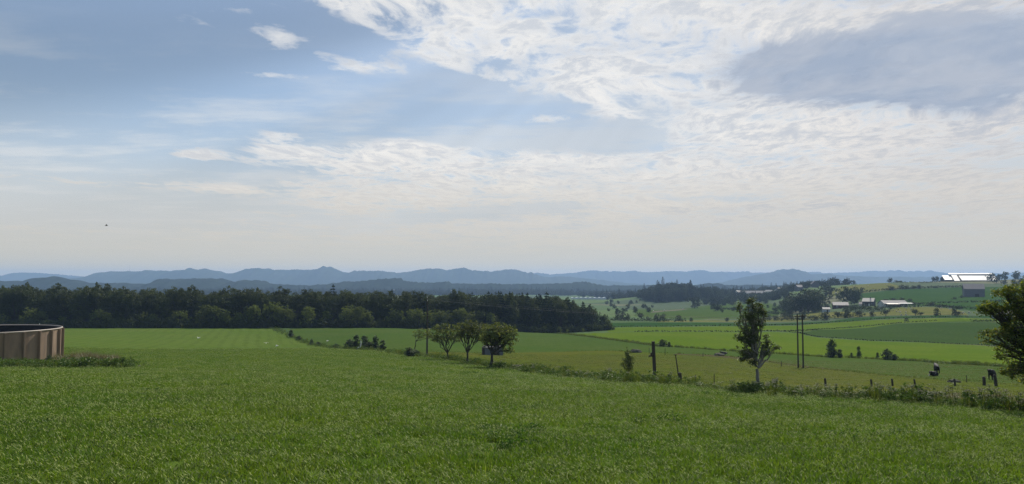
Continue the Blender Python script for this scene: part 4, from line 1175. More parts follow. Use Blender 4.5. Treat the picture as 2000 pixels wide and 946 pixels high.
for k in range(NR):
    a = 2 * math.pi * (k + .18) / NR
    if rib is None:
        rib = MB().box((0, 0, 0), (.34, .26, tH + .55)).box((.09, 0, 0), (.22, .16, tH + .54)).mesh('rib', M['tank'])
    link('rib', rib, tk, ((tR + .09) * math.cos(a), (tR + .09) * math.sin(a), tH / 2 - .33), a)
# pale pipe lying at the foot of the tank, white marker beyond it
M['white_plastic'] = simple_mat('white_plastic', (.72, .72, .70), (.6, .6, .58), .5, .4)
p0 = AT(8, 75.5)
tag(MB().tube([(-.35, 0, .75), (-.45, -.1, .5), (-.1, -.2, .42), (.25, -.2, .62), (.0, -.1, .78), (.5, -.3, .62), (1.0, -.45, .35), (1.05, -.5, .2)], .07, 8).build('white_pipe', M['white_plastic'], None, tuple(p0), smooth=True),
    'loose white pipe end lying in the weeds at the foot of the tank', 'pipe')
p0 = AT(81, 200)
tag(MB().tube([(0, 0, 0), (0, 0, 1.0), (.08, 0, 3.6), (.08, 0, 3.9)], [.04, .04, .12, .1], 6).build('marker_post', M['white_plastic'], None, tuple(p0)), 'thin white-topped marker standing before the wood just behind the tank rim', 'marker post')

# ------------------------------------------------------------------ posts and stones of the old fence
POST = MB().tube([(0, 0, -.3), (.01, 0, .35), (.0, .01, .72), (.03, 0, .76)], [.11, .105, .10, .05], 8).mesh('fence_post', M['old_wood'])
THIN = MB().tube([(0, 0, -.3), (.0, .01, .5), (.01, 0, 1.05)], [.045, .04, .035], 6).mesh('fence_post', M['old_wood'])


def stake(px, py, hpx, label, group=None, me=POST, lean=0.0, wide=1.0):
    p = G(px, py); s = hpx * mpp(p.y) / (.76 if me is POST else 1.05)
    o = link('fence_post', me, None, tuple(p), random.random() * 6, (s * wide, s * wide, s)); o.rotation_euler = (random.uniform(-.04, .04), lean, random.random() * .5)
    return tag(o, label, 'post', group)


gp = 'short posts of the old fence across the olive pasture'
for px, py, h, ln in ((1612, 754, 15, 0.0), (1702, 755, 14, -.05), (1743, 754, 14, -.06), (1787, 754, 13, -.08)):
    stake(px, py, h, 'short weathered fence post standing alone in the olive pasture', gp, lean=ln)
stake(1865, 754, 14, 'short fence post in front of the low stone mound', None, lean=-.08)
stake(1922, 753, 17, 'thickest fence post, under the cow beside the corner tree', None, wide=1.25)
stake(1945, 754, 22, 'tilted fence post under the lowest leaves of the corner tree', None, lean=-.12, wide=1.0)
stake(1914, 782, 13, 'blackened stump of a post among the weeds near the right edge', None, lean=-.1, wide=1.1)
stake(1307, 746, 15, 'squat dark post right of the big leaning post', None, wide=1.6)
stake(1328, 747, 19, 'stout dark post at the foot of the thin leaning pole', None, wide=1.4)
stake(1322, 747, 12, 'slim post tucked against the stout dark post', None, me=THIN)
stake(1359, 749, 17, 'thin stake midway between the leaning pole and the tall rowan', None, me=THIN)
stake(1395, 752, 21, 'thin tall stake left of the tall rowan', None, me=THIN)
stake(1526, 716, 11, 'short thin stake just left of the H-shaped poles', None, me=THIN, wide=1.8)
stake(1373, 697, 8, 'small stake on the bare soil line behind the leaning pole', None, me=THIN, wide=1.8)
stake(1299, 693, 12, 'small thin stake seen just right of the big leaning post', None, me=THIN, wide=1.2)
stake(1268, 691, 11, 'small stake left of the big leaning post beside the dark mound', None, me=THIN, wide=1.2)
stake(1888, 747, 14, 'thin stake between the low stone mound and the cow', None, me=THIN, wide=1.2)
b0 = G(1279, 744); bh = 76 * mpp(b0.y)
bp = tag(empty('tall_post', b0), 'big square tarred post leaning slightly left beside the sapling', 'post')
tl = Matrix.Rotation(R(-2.2), 3, 'Y')
MB().box((-.04, 0, bh / 2 - .15), (.21, .20, bh + .3), tilt=tl).build('post', M['pole_wood'], bp)
zb = 48 * mpp(b0.y)
MB().box((-.27, -.05, zb), (.34, .10, .10)).box((-.26, -.05, zb + .12), (.10, .09, .24)).build('bracket', M['wall_dark'], bp)
MB().tube([(.05, -.1, -.1), (-.22, -.1, .5)], .07, 6).build('strut', M['old_wood'], bp)
l0 = G(1327, 746); lh = 52 * mpp(l0.y)
tag(MB().tube([(0, 0, -.2), (-.13, 0, lh * .5), (-.26, 0, lh)], [.05, .045, .035], 7).box((-.28, 0, lh), (.22, .05, .05)).build('leaning_pole', M['old_wood'], None, tuple(l0)), 'thin pole leaning left with a short cross-piece behind the stout dark post', 'pole')
w0 = G(1282, 745); w1 = G(1328, 747)
tag(MB().tube([(0, 0, .42), tuple((w1 - w0) * .5 + Vector((0, 0, .36))), tuple(w1 - w0 + Vector((0, 0, .42)))], .02, 5).build('fence_rail', M['old_wood'], None, tuple(w0)), 'thin rail from the big leaning post to the stout dark post', 'rail')


def rock(px, py, w, h, label, mat, seed, cat='boulder', name='boulder', dpt=None, d=None):
    p = G(px, py) if d is None else AT(px, d); k = mpp(p.y); r = random.Random(seed)
    bm = bmesh.new(); bmesh.ops.create_icosphere(bm, subdivisions=3, radius=1.0)
    from mathutils import noise
    for v in bm.verts:
        n = noise.noise(v.co * 1.4 + Vector((seed, 0, 0))) * .35 + noise.noise(v.co * 3.5 + Vector((0, seed, 0))) * .15
        v.co *= 1 + n; v.co.x *= w * k / 2; v.co.y *= (dpt or w * .7) * k / 2; v.co.z *= h * k * .62
    me = bpy.data.meshes.new(name); bm.to_mesh(me); bm.free(); me.materials.append(mat)
    return tag(link(name, me, None, (p.x, p.y, p.z + h * k * .2)), label, cat)


rock(1470, 766, 27, 9, 'flat pinkish boulder in the weeds at the foot of the tall rowan', M['stone'], 3)
rock(1583, 768, 13, 8, 'small rounded pinkish boulder at the edge of the weeds right of the tall rowan', M['stone'], 8)
rock(1241, 689, 26, 8, 'long dark mound behind the sapling top', M['stone_dark'], 12, 'mound', 'earth_mound')
rock(1863, 747, 22, 7, 'low dark stone mound behind the short post right of the cows', M['stone_dark'], 15, 'mound', 'earth_mound')
rock(1405, 695, 22, 6, 'small dark mound on the bare soil left of the tall rowan', M['stone_dark'], 19, 'mound', 'earth_mound')
rock(918, 709, 18, 6, 'dark stones in the shade right of the middle domed tree', M['stone_dark'], 23, 'stone', 'field_stone')
rock(1010, 716, 22, 4, 'row of dark stones in the grass right of the rightmost domed tree', M['stone_dark'], 27, 'stone', 'field_stone')
rock(880, 703, 14, 4, 'dark stones at the foot of the left domed tree', M['stone_dark'], 29, 'stone', 'field_stone')
rock(1145, 737, 16, 6, 'dark stones in the weeds left of the sapling', M['stone_dark'], 33, 'stone', 'field_stone')
rock(272, 718, 7, 5, 'pale stone at the right end of the weeds by the tank', M['stone'], 37, 'stone', 'field_stone')
sc_ = G(705, 680) if False else AT(706, 160)
tag(MB().tube([(-.7, 0, .1), (-.45, 0, .4), (-.15, 0, .35), (0, 0, .7), (.12, 0, 1.4), (.05, 0, 1.9)], [.16, .18, .1, .13, .1, .05], 7).build('white_sheeting', M['white_plastic'], None, tuple(sc_), smooth=True),
    'twisted white plastic sheeting caught between the dark bushes', 'plastic sheet')

# ------------------------------------------------------------------ animals
def skinned(verts, edges, radii, name, mat, sub=2):
    me = bpy.data.meshes.new(name); me.from_pydata(verts, edges, [])
    o = bpy.data.objects.new(name, me); COL.objects.link(o)
    md = o.modifiers.new('s', 'SKIN'); md.use_smooth_shade = True
    sl = me.skin_vertices[0].data
    for i, r in enumerate(radii): sl[i].radius = (r, r) if not isinstance(r, tuple) else r
    for i in range(len(verts)): sl[i].use_root = (i == 0)
    o.modifiers.new('u', 'SUBSURF').levels = sub; o.modifiers['u'].render_levels = sub
    dg = bpy.context.evaluated_depsgraph_get()
    m2 = bpy.data.meshes.new_from_object(o.evaluated_get(dg)); m2.name = name
    bpy.data.objects.remove(o); bpy.data.meshes.remove(me)
    m2.materials.clear(); m2.materials.append(mat); m2.polygons.foreach_set('use_smooth', np.full(len(m2.polygons), True))
    return m2


def hide_mat(name, c, c2, lo, hi, sc):
    m, nt, out, x = new_mat(name); p = principled(nt, out, .75, .25); tc = nt.nodes.new('ShaderNodeTexCoord')
    nt.links.new(x.mix(x.ss(x.noise(tc.outputs['Object'], sc, 2, .4), lo, hi), c, c2), p.inputs['Base Color']); return m


M['cow'] = hide_mat('black_hide', (.012, .011, .012), (.45, .43, .40), .66, .68, 1.1)
M['cow_pied'] = hide_mat('pied_hide', (.012, .011, .012), (.50, .47, .43), .60, .62, 1.3)
M['fleece'] = simple_mat('fleece', (.62, .59, .52), (.5, .47, .41), .95, .1, 8, bumps=.5)
M['gull'] = simple_mat('white_feathers', (.75, .75, .74), (.66, .66, .66), .8, .2); M['gull_grey'] = simple_mat('grey_feathers', (.20, .21, .23), (.12, .12, .13), .8, .2)


def cow_mesh(mat, lying=False, graze=False):
    z = -0.62 if lying else 0.0
    hz_ = (.25, -.55) if graze else (1.42, 1.18)
    v = [(-.80, 0, 1.05 + z), (-.2, 0, 1.0 + z), (.45, 0, 1.04 + z), (.82, 0, (.95 if graze else 1.22) + z), (1.12, 0, (.55 if graze else 1.38) + z), (1.42, 0, (.18 if graze else 1.20) + z),
         (-1.06, 0, 1.12 + z), (-1.16, 0, .62 + max(z, -.35)), (1.08, .22, (.62 if graze else 1.44) + z), (1.08, -.22, (.62 if graze else 1.44) + z)]
    e = [(0, 1), (1, 2), (2, 3), (3, 4), (4, 5), (0, 6), (6, 7), (4, 8), (4, 9)]
    r = [.34, .42, .34, .20, .15, .10, .07, .03, .045, .045]
    for s in (-1, 1):
        n = len(v)
        if lying:
            v += [(.5, s * .28, .30), (.85, s * .30, .12), (.55, s * .34, .08), (-.7, s * .30, .30), (-.3, s * .42, .14), (-.75, s * .46, .09)]
        else:
            v += [(.47, s * .19, .68), (.49, s * .19, .38), (.47, s * .19, .04), (-.68, s * .21, .66), (-.92, s * .21, .42), (-.88, s * .21, .04)]
        e += [(2, n), (n, n + 1), (n + 1, n + 2), (0, n + 3), (n + 3, n + 4), (n + 4, n + 5)]
        r += [.13, .075, .065, .17, .08, .065]
    return skinned(v, e, r, 'cow', mat)


def animal(name, me, p, rz, s, label, cat, group=None):
    return tag(link(name, me, None, (p.x, p.y, p.z - .01), rz, s), label, cat, group)


animal('cow', cow_mesh(M['cow']), G(1829, 729), R(70), .85, 'black cow standing rump-on behind the lying cow in the pasture', 'cow')
animal('cow', cow_mesh(M['cow_pied'], lying=True), G(1823, 735), R(-140), .8, 'black and white cow lying in front of the standing black cow', 'cow')
animal('cow', cow_mesh(M['cow']), G(1937, 742), R(222), .84, 'dark cow standing side-on beside the lowest leaves of the corner tree', 'cow')
animal('cow', cow_mesh(M['cow_pied'], lying=True), G(1414, 692), R(170), .72, 'black and white cow lying by the ditch left of the tall rowan', 'cow')
SHEEP = skinned([(-.35, 0, .52), (.05, 0, .53), (.35, 0, .56), (.52, 0, .68), (.70, 0, .62), (-.52, 0, .5)] + [(x, s * .13, z) for s in (-1, 1) for x, z in ((.32, .30), (.33, .02), (-.32, .32), (-.36, .02))],
                [(0, 1), (1, 2), (2, 3), (3, 4), (0, 5), (2, 6), (6, 7), (0, 8), (8, 9), (2, 10), (10, 11), (0, 12), (12, 13)], [.27, .30, .26, .14, .09, .08] + [.06, .04] * 4, 'sheep', M['fleece'])
for px, py in ((1618, 606), (1699, 612.5), (1751, 610), (1758, 611.5), (1769, 611.5), (1760, 617), (1770, 617), (1838, 603), (1855, 605), (1893, 612.5), (1880, 613), (1770, 603.5), (1779, 605)):
    animal('sheep', SHEEP, G(px, py), r_.random() * 6.28, 1.35, 'white sheep grazing in the pale pasture in front of the farm', 'sheep', 'sheep in the pasture below the farm')
for px, py in ((1668, 560.5), (1695, 559.5), (1632, 574), (1732, 557), (1672, 555.6), (1704, 567.5)):
    animal('sheep', SHEEP, G(px, py), r_.random() * 6.28, 1.8, 'white sheep on the pale hill pasture near the skyline', 'sheep', 'sheep on the hill pasture')
for px, py in ((1334, 605), (1297, 608.5), (1276, 610)):
    animal('sheep', SHEEP, G(px, py), r_.random() * 6.28, 2.0, 'white sheep beside the pale farm track below the knoll', 'sheep', 'sheep by the farm track')


def bird_mesh(mat, fold):
    b = skinned([(0, 0, 0), (.16, 0, .03), (.25, 0, .06), (.33, 0, .05), (-.18, 0, -.01), (-.30, 0, -.01)], [(0, 1), (1, 2), (2, 3), (0, 4), (4, 5)], [.085, .07, .045, .015, .06, (.05, .02)], 'bird', mat)
    return b


def bird(p, rz, s, up, label, mat, wm, group=None):
    e = tag(empty('bird', p, rz), label, 'bird', group); e.scale = (s, s, s)
    link('body', bird_mesh(mat, 0), e)
    for sd_ in (-1, 1):
        me = MB().prism([(.10, sd_ * .05, .03), (.08, sd_ * .35, .03 + up), (-.02, sd_ * .72, .02 + up * .8), (-.10, sd_ * .34, .02 + up), (-.12, sd_ * .05, .02)], (0, 0, .015)).mesh('wing', wm)
        link('wing', me, e)
    return e


for px, py, up, s, lb in ((541, 678, .16, 1.3, 'white gull just over the grass at the crest of the meadow'), (520, 672, .1, 1.0, 'small white gull settled in the far meadow left of the boundary'), (388, 662, .15, 1.4, 'white gull low over the meadow left of the drilled rows'), (640, 668, .15, 1.2, 'white gull low over the pasture beyond the boundary bushes')):
    p = G(px, py); bird(p + Vector((0, 0, .25)), R(30 + px % 90), s, up, lb, M['gull'], M['gull'])
q = ray(208, 441); bird(Vector((q[0] * 150, 150, CAMZ + q[1] * 150)), R(40), 1.0, .2, 'lone dark bird flying in the pale sky at the left', M['gull_grey'], M['gull_grey'])

# ------------------------------------------------------------------ near trees, drawn to their own outlines
def local_lobes(items, x0, y0, k, depth=.9):
    return [((px - x0) * k, (random.random() - .5) * rx * k * .9, (y0 - py) * k, rx * k, rx * k * depth, ry * k) for px, py, rx, ry in items]


def near_tree(name, px, py, items, fork, tr, ncl, npc, leaf, clr, lm, bm, seed, label, stems=None, d=None, shell=.5, seg=8, flat=.35, aspect=.5):
    p = G(px, py) if d is None else AT(px, d); k = mpp(p.y)
    if name == 'domed_tree': w_ = .84 if px > 950 else 1.0; items = [(px + (a - px) * 1.36 * w_, b, c * 1.42 * w_, e * 1.12 * w_) for a, b, c, e in items]
    random.seed(seed); lob = local_lobes(items, px, py, k)
    fk = ((fork[0] - px) * k, 0, (py - fork[1]) * k)
    st = None if stems is None else [((a - px) * k, 0, (py - b) * k) for a, b in stems]
    return plant_tree(name, tree_meshes(name, lob, fk, tr, ncl, npc, leaf, clr, lm, bm, seed, stems=st, shell=shell, seg=seg, flat=flat, aspect=aspect), p, label)


near_tree('domed_tree', 876, 703, [(853, 650, 12, 9), (866, 642, 12, 8), (880, 640, 12, 8), (891, 648, 10, 10), (873, 655, 16, 9), (860, 662, 10, 6), (886, 661, 10, 7), (846, 655, 7, 5)],
          (874, 690), .12, 240, 14, .09, .28, M['leaf_rowan'], M['bark'], 41, 'left domed tree of three, open crown on many fanned stems', shell=.6)
near_tree('domed_tree', 913, 710, [(905, 642, 11, 10), (919, 634, 13, 8), (931, 641, 11, 10), (914, 652, 15, 10), (932, 657, 10, 9), (902, 656, 8, 7), (922, 647, 14, 9)],
          (913, 690), .13, 260, 14, .09, .28, M['leaf_rowan'], M['bark'], 42, 'middle domed tree of three, its crown the highest', shell=.6)
near_tree('domed_tree', 959, 719, [(955, 648, 13, 12), (972, 641, 15, 10), (988, 648, 14, 12), (998, 660, 9, 10), (965, 662, 17, 14), (984, 668, 15, 12), (948, 662, 9, 9), (988, 684, 10, 6), (975, 655, 16, 12), (952, 672, 8, 7)],
          (961, 692), .16, 360, 15, .09, .29, M['leaf_rowan'], M['bark'], 43, 'right domed tree of three, the fullest and darkest crown', shell=.55)
near_tree('leaning_tree', 809, 690, [(812, 652, 9, 6), (824, 648, 11, 6), (836, 653, 8, 7), (822, 657, 10, 5), (842, 660, 5, 5)], (812, 668), .08, 90, 12, .09, .24, M['leaf_rowan'], M['bark'], 44,
          'small tree leaning towards the utility pole with a flat wind-bent crown', shell=.6)
near_tree('tall_rowan', 1482, 768, [(1472, 592, 9, 12), (1484, 604, 12, 9), (1493, 613, 8, 8), (1447, 601, 4, 10), (1468, 612, 13, 12), (1456, 626, 11, 10), (1474, 632, 14, 12), (1462, 648, 14, 11), (1446, 660, 11, 7), (1466, 667, 15, 12),
                                     (1448, 683, 10, 10), (1463, 692, 10, 10), (1474, 655, 10, 14), (1500, 664, 6, 10), (1507, 675, 9, 9), (1519, 678, 6, 7), (1496, 690, 9, 7), (1491, 676, 5, 7), (1470, 706, 6, 5), (1455, 700, 10, 7), (1475, 712, 6, 5), (1472, 690, 12, 9), (1446, 636, 7, 8), (1489, 632, 8, 8)],
          (1479, 722), .115, 430, 18, .062, .21, M['leaf_tall'], M['bark_pale'], 45, 'tall slim rowan with pale trunk and a side branch at the meadow edge', stems=[(1477, 700)] * 12 + [(1480, 708)] + [(1482, 720)] * 6, shell=.7, flat=.5)
tb = G(1482, 768)
tag(MB().tube([(0, 0, -.2), (.02, 0, .4), (.04, 0, .68)], [.13, .12, .10], 8).build('fence_post', M['pole_wood'], None, (tb.x + .09, tb.y - .34, tb.z)), 'black stump-like post against the foot of the tall rowan', 'post')
near_tree('sapling', 1228, 740, [(1228, 690, 7, 7), (1224, 702, 9, 9), (1231, 704, 9, 9), (1226, 716, 9, 8), (1231, 720, 8, 7), (1217, 713, 4, 4), (1227, 683, 4, 5)], (1228, 728), .045, 130, 11, .055, .13, M['leaf_tall'], M['bark'], 46,
          'slim leafy sapling left of the big leaning post', shell=.5)
near_tree('corner_tree', 2042, 812, [(1962, 577, 26, 14), (1992, 572, 30, 15), (1928, 603, 22, 9), (1950, 610, 26, 13), (1985, 605, 38, 24), (1916, 611, 12, 6), (1975, 640, 30, 16), (1940, 652, 26, 10), (1918, 658, 15, 7), (1960, 668, 32, 15),
                                      (1998, 665, 36, 30), (1962, 695, 18, 14), (1985, 712, 24, 22), (1972, 730, 14, 12), (2005, 735, 26, 16), (2040, 610, 50, 50), (2060, 690, 55, 55), (2090, 570, 50, 40), (2120, 640, 55, 60), (2030, 560, 36, 18),
                                      (1926, 668, 11, 5), (2110, 720, 50, 40), (1958, 727, 16, 6)],
          (2040, 720), .13, 1150, 21, .055, .20, M['leaf_maple'], M['bark'], 47, 'big leafy tree cut off by the right edge, sunlit yellow-green tips', d=31, shell=.5, flat=.6)

# ------------------------------------------------------------------ bushes along the boundaries
BUSH = [bush_mesh('bush', [(0, 0, .8, .8, .8, .8), (.5, .2, .6, .6, .6, .6), (-.5, 0, .7, .6, .6, .7), (0, -.3, 1.2, .45, .45, .5)], 90, 11, .11, .28, M['leaf_bush'], 600 + i) for i in range(3)]
UPR = [bush_mesh('bush', [(0, 0, .9, .5, .5, .9), (.12, 0, 1.5, .32, .32, .55), (-.25, 0, .5, .5, .4, .5), (.3, 0, .5, .4, .4, .45)], 80, 11, .11, .24, M['leaf_bush'], 620 + i) for i in range(3)]


def bush(px, d, hpx, label, me, wide=1.0, group=None):
    p = AT(px, d) if d else None
    s = hpx * mpp(p.y) / 1.75
    return tag(link('bush', me, None, tuple(p), r_.random() * 6.28, (s * wide, s * wide, s)), label, 'bush', group)


def bush_at(px, py, hpx, label, me, wide=1.0, group=None): return bush(px, G(px, py).y, hpx, label, me, wide, group)


bush(571, 246, 13, 'upright dark bush standing highest on the ditch between meadow and pasture', UPR[0], 1.2)
bush(586, 232, 9, 'small dark bush below the upright one on the ditch', BUSH[0])
bush(611, 207, 10, 'narrow bush at the left of the pair peeping over the meadow crest', UPR[1])
bush(624, 202, 8, 'squat bush at the right of the pair peeping over the meadow crest', BUSH[1], 1.2)
bush(659, 180, 9, 'lone squat bush left of the big dark boundary bushes', BUSH[2], 1.2)
bush(686, 172, 18, 'widest dark bush in the boundary clump, leftmost beside the white sheeting', BUSH[0], 1.15)
bush(697, 171, 22, 'two-pronged tall bush at the back of the boundary clump', UPR[2], 1.0)
bush(712, 163, 23, 'spreading bush behind the white plastic sheeting', UPR[0], 1.3)
bush(725, 160, 16, 'low dark bush right of the white plastic sheeting', BUSH[1], 1.2)
bush(735, 155, 23, 'tallest pointed bush at the right of the boundary clump', UPR[1], 1.0)
bush(748, 151, 17, 'dark bush standing apart at the right end of the boundary clump', UPR[2], 1.2)
bush(781, 133, 5, 'tiny bush on the boundary between the clump and the leaning tree', BUSH[1], 1.2)
bush_at(803, 697, 19, 'dense dark bush at the foot of the leaning tree', BUSH[2], 1.25)
bush_at(816, 696, 12, 'small dark bush between the leaning tree and the utility pole', BUSH[0], 1.1)
bush_at(1293, 677, 14, 'round grey-green bush on the ditch behind the big leaning post', BUSH[1], 1.25)
bush_at(1305, 678, 9, 'low bush at the right of the round ditch bush', UPR[0], 1.1)
bush_at(1621, 698, 30, 'loose upright bush on the ditch right of the H-shaped poles', UPR[1], 1.0)
bush_at(1636, 699, 14, 'short bush beside the loose upright ditch bush', UPR[2], 1.2)
bush_at(1659, 699, 9, 'tiny pointed bush on the ditch line', UPR[0], 1.0)
bush_at(1673, 699, 19, 'thin see-through bush in the middle of the ditch line', UPR[2], .7)
bush_at(1709, 701, 11, 'small bush left of the spiky ditch bush', UPR[0], .9)
bush_at(1729, 703, 21, 'widest spiky bush on the ditch line above the short posts', BUSH[0], 1.0)
bush_at(1741, 704, 13, 'drooping right half of the spiky ditch bushes', BUSH[2], 1.1)
bush(102, 79.0, 20, 'dark bush growing against the right side of the tank', BUSH[1], .8)
bush(118, 80, 12, 'small scrubby bush at the right foot of the tank', UPR[2], 1.0)

# ------------------------------------------------------------------ grass and weeds
def grass_mat(name, c, c2, tipc, trans=.4, gl=.10, patch=.12):
    m, nt, out, x = new_mat(name); g = nt.nodes.new('ShaderNodeNewGeometry'); oi = nt.nodes.new('ShaderNodeObjectInfo')
    n = x.add(x.mul(x.noise(oi.outputs['Location'], patch, 4, .6), .6), x.mul(x.noise(oi.outputs['Location'], patch * 6, 3, .6), .4))
    col = x.mix(x.add(x.mul(x.ss(n, .36, .64), .7), x.mul(oi.outputs['Random'], .3)), c, c2)
    col = x.mix(x.ss(g.outputs['Random Per Island'], .93, .95), col, tipc)
    d = nt.nodes.new('ShaderNodeBsdfDiffuse'); t = nt.nodes.new('ShaderNodeBsdfTranslucent'); nt.links.new(col, d.inputs[0])
    vt = nt.nodes.new('ShaderNodeVectorMath'); vt.operation = 'MULTIPLY'; nt.links.new(col, vt.inputs[0]); vt.inputs[1].default_value = (1.2, 1.2, .6)
    nt.links.new(vt.outputs[0], t.inputs[0])
    mx = nt.nodes.new('ShaderNodeMixShader'); mx.inputs[0].default_value = trans
    nt.links.new(d.outputs[0], mx.inputs[1]); nt.links.new(t.outputs[0], mx.inputs[2])
    gs = nt.nodes.new('ShaderNodeBsdfGlossy'); gs.inputs['Roughness'].default_value = .45; gs.inputs[0].default_value = (.8, .85, .7, 1)
    m2 = nt.nodes.new('ShaderNodeMixShader'); m2.inputs[0].default_value = gl
    nt.links.new(mx.outputs[0], m2.inputs[1]); nt.links.new(gs.outputs[0], m2.inputs[2]); nt.links.new(m2.outputs[0], out.inputs[0])
    return m


M['grass'] = grass_mat('meadow_grass', (.069, .148, .012), (.136, .206, .022), (.24, .27, .08), gl=.02, trans=.5)
M['grass_rough'] = grass_mat('rough_grass', (.075, .115, .018), (.115, .140, .030), (.20, .19, .08), gl=.02)
M['nettle'] = grass_mat('nettle_leaf', (.044, .094, .014), (.086, .135, .026), (.130, .165, .045), gl=.03, patch=.3)
M['reddish'] = grass_mat('reddish_grass', (.13, .095, .045), (.10, .095, .035), (.20, .14, .07))
M['parsley'] = simple_mat('white_umbel', (.34, .34, .24), (.26, .27, .17), .9, .1)


M['seed_head'] = simple_mat('seed_head', (.24, .27, .09), (.17, .21, .06), .9, .1)


def tuft(n, h, w, spread, seed, mat, lean=.45, head=None):
    r = np.random.default_rng(seed); V = []; F4 = []; F3 = []
    for i in range(n):
        a = r.random() * 6.283; q = spread * math.sqrt(r.random()); x0, y0 = q * math.cos(a), q * math.sin(a)
        hh_ = h * (.55 + .6 * r.random()); b = r.random() * 6.283; ln = hh_ * lean * (.3 + r.random()); c_, s_ = math.cos(b), math.sin(b)
        ww = w * (.7 + .6 * r.random()); nx_, ny_ = -s_ * ww, c_ * ww; k = len(V)
        for t, wf in ((0, 1.0), (.5, .9)):
            cx, cyy, cz = x0 + c_ * ln * t * t, y0 + s_ * ln * t * t, hh_ * t - .03 * (t == 0)
            V += [(cx - nx_ * wf, cyy - ny_ * wf, cz), (cx + nx_ * wf, cyy + ny_ * wf, cz)]
        V.append((x0 + c_ * ln, y0 + s_ * ln, hh_ * (1 - .12 * r.random())))
        F4.append((k, k + 1, k + 3, k + 2)); F3.append((k + 2, k + 3, k + 4))
    mi = [0] * len(F4); hq = []
    if head:
        for i in range(3):
            a = r.random() * 6.283; q = spread * math.sqrt(r.random()); x0, y0, z0 = q * math.cos(a), q * math.sin(a), h * (1.0 + .5 * r.random())
            b = r.random() * 6.283; dx_, dy_, dz_ = .03 * math.cos(b), .03 * math.sin(b), .025; k = len(V)
            V += [(x0 - dx_, y0 - dy_, z0 - dz_), (x0 - dy_ * .3, y0 + dx_ * .3, z0), (x0 + dx_, y0 + dy_, z0 + dz_), (x0 + dy_ * .3, y0 - dx_ * .3, z0)]; hq.append((k, k + 1, k + 2, k + 3))
        return np_mesh('tuft', V, [np.array(F4), np.array(hq), np.array(F3)], [mat, head], [0] * len(F4) + [1] * len(hq) + [0] * len(F3))
    return np_mesh('tuft', V, [np.array(F4), np.array(F3)], mat)


def weed(h, seed, mat, n_cl=14, leaf=.06, w=.22):
    r = np.random.default_rng(seed); C = np.stack([r.normal(0, w, n_cl), r.normal(0, w, n_cl), h * (.15 + .8 * r.random(n_cl))], 1)
    V, F = leaves(C, np.full(n_cl, .12), 9, leaf, r, .5, .5); return np_mesh('weed', V, F, mat)


def parsley(h, seed):
    r = np.random.default_rng(seed); V = []; F = []; mi = []; n0 = 0; paths = []; C = []
    for i in range(5):
        a = r.random() * 6.28; q = .28 * r.random(); t = np.array([q * math.cos(a), q * math.sin(a), h * (.7 + .35 * r.random())])
        paths.append((bend((t[0] * .3, t[1] * .3, 0), t, r, 4, .04, .05), np.full(4, .006)))
        for j in range(6): C.append(t + np.array([r.normal(0, .05), r.normal(0, .05), r.normal(0, .012)]))
    V1, F1 = tubes(paths, 4); V2, F2 = leaves(C, np.full(len(C), .03), 4, .022, r, 1.5, .9, .3)
    V3, F3 = leaves(np.stack([r.normal(0, .15, 10), r.normal(0, .15, 10), h * .45 * r.random(10)], 1), np.full(10, .12), 8, .05, r, .6, .4)
    return np_mesh('parsley', np.concatenate([V1, V2, V3]), np.concatenate([F1, F2 + len(V1), F3 + len(V1) + len(V2)]), [M['nettle'], M['parsley']],
                   np.concatenate([np.zeros(len(F1), int), np.ones(len(F2), int), np.zeros(len(F3), int)]))


def inside(poly, x, y):
    p = np.array(poly); q = np.roll(p, -1, 0); r = np.zeros(len(x), bool)
    for (x1, y1), (x2, y2) in zip(p, q):
        if y1 != y2: r ^= ((y1 > y) != (y2 > y)) & (x < (x2 - x1) * (y - y1) / (y2 - y1) + x1)
    return r


def wedge(dens, d0, d1, r, half=.86):
    n = int(dens * half * (d1 * d1 - d0 * d0)); d = np.sqrt(d0 * d0 + (d1 * d1 - d0 * d0) * r.random(n)); u = (r.random(n) * 2 - 1) * half
    return u * d, d


def lump(x, y, s, ph=0.0):
    return (np.sin(x * s + 1.7 * np.sin(y * s * .7 + ph)) * np.sin(y * s * 1.1 + 1.3 * np.sin(x * s * .6 + 2 * ph)) + .6 * np.sin(x * s * 2.3 + ph) * np.sin(y * s * 2.7 - ph)) / 1.6


rg = np.random.default_rng(77)
XY = []
for dens, d0, d1, k, kz in ((34, 6.0, 17, .9, 1.0), (20, 17, 34, 1.15, 1.0), (10, 34, 66, 1.6, 1.0), (5.0, 66, 145, 2.1, 1.0)):
    x, y = wedge(dens, d0, d1, rg); XY.append(np.stack([x, y, np.full(len(x), k), np.full(len(x), kz)], 1))
XY = np.concatenate(XY); mead = [p for n, p, m in FIELDS if n == 'meadow'][0]
XY = XY[inside(mead, XY[:, 0], XY[:, 1])]
tx, ty = XY[:, 0] - tc_.x, XY[:, 1] - tc_.y; XY = XY[tx * tx + ty * ty > 10.2 ** 2]
x, y = XY[:, 0], XY[:, 1]
hv = .80 + .30 * lump(x, y, .55, .4) + .22 * lump(x, y, 1.7, 1.9) + .25 * (lump(x, y, .23, 3.0) > .62)
hd = (HEDGE[10] - HEDGE[18]).xy.normalized(); perp = x * -hd.y + y * hd.x; along = np.hypot(x, y)
hv = hv * (1 + .22 * np.sin(2 * np.pi * perp / 3.4 + .8 * lump(x, y, .11, .7)) * np.clip((along - 18) / 25, 0, 1))
hv = hv + .55 * (lump(x, y, .62, 5.1) * lump(x, y, .21, 2.2) > .52)
hv = np.clip(hv * (0.85 + .3 * rg.random(len(x))), .35, 1.6)
PT = np.stack([x, y, hz(x, y)], 1); RT = np.stack([rg.normal(0, .2, len(x)), rg.normal(0, .2, len(x)), rg.random(len(x)) * 6.283], 1)
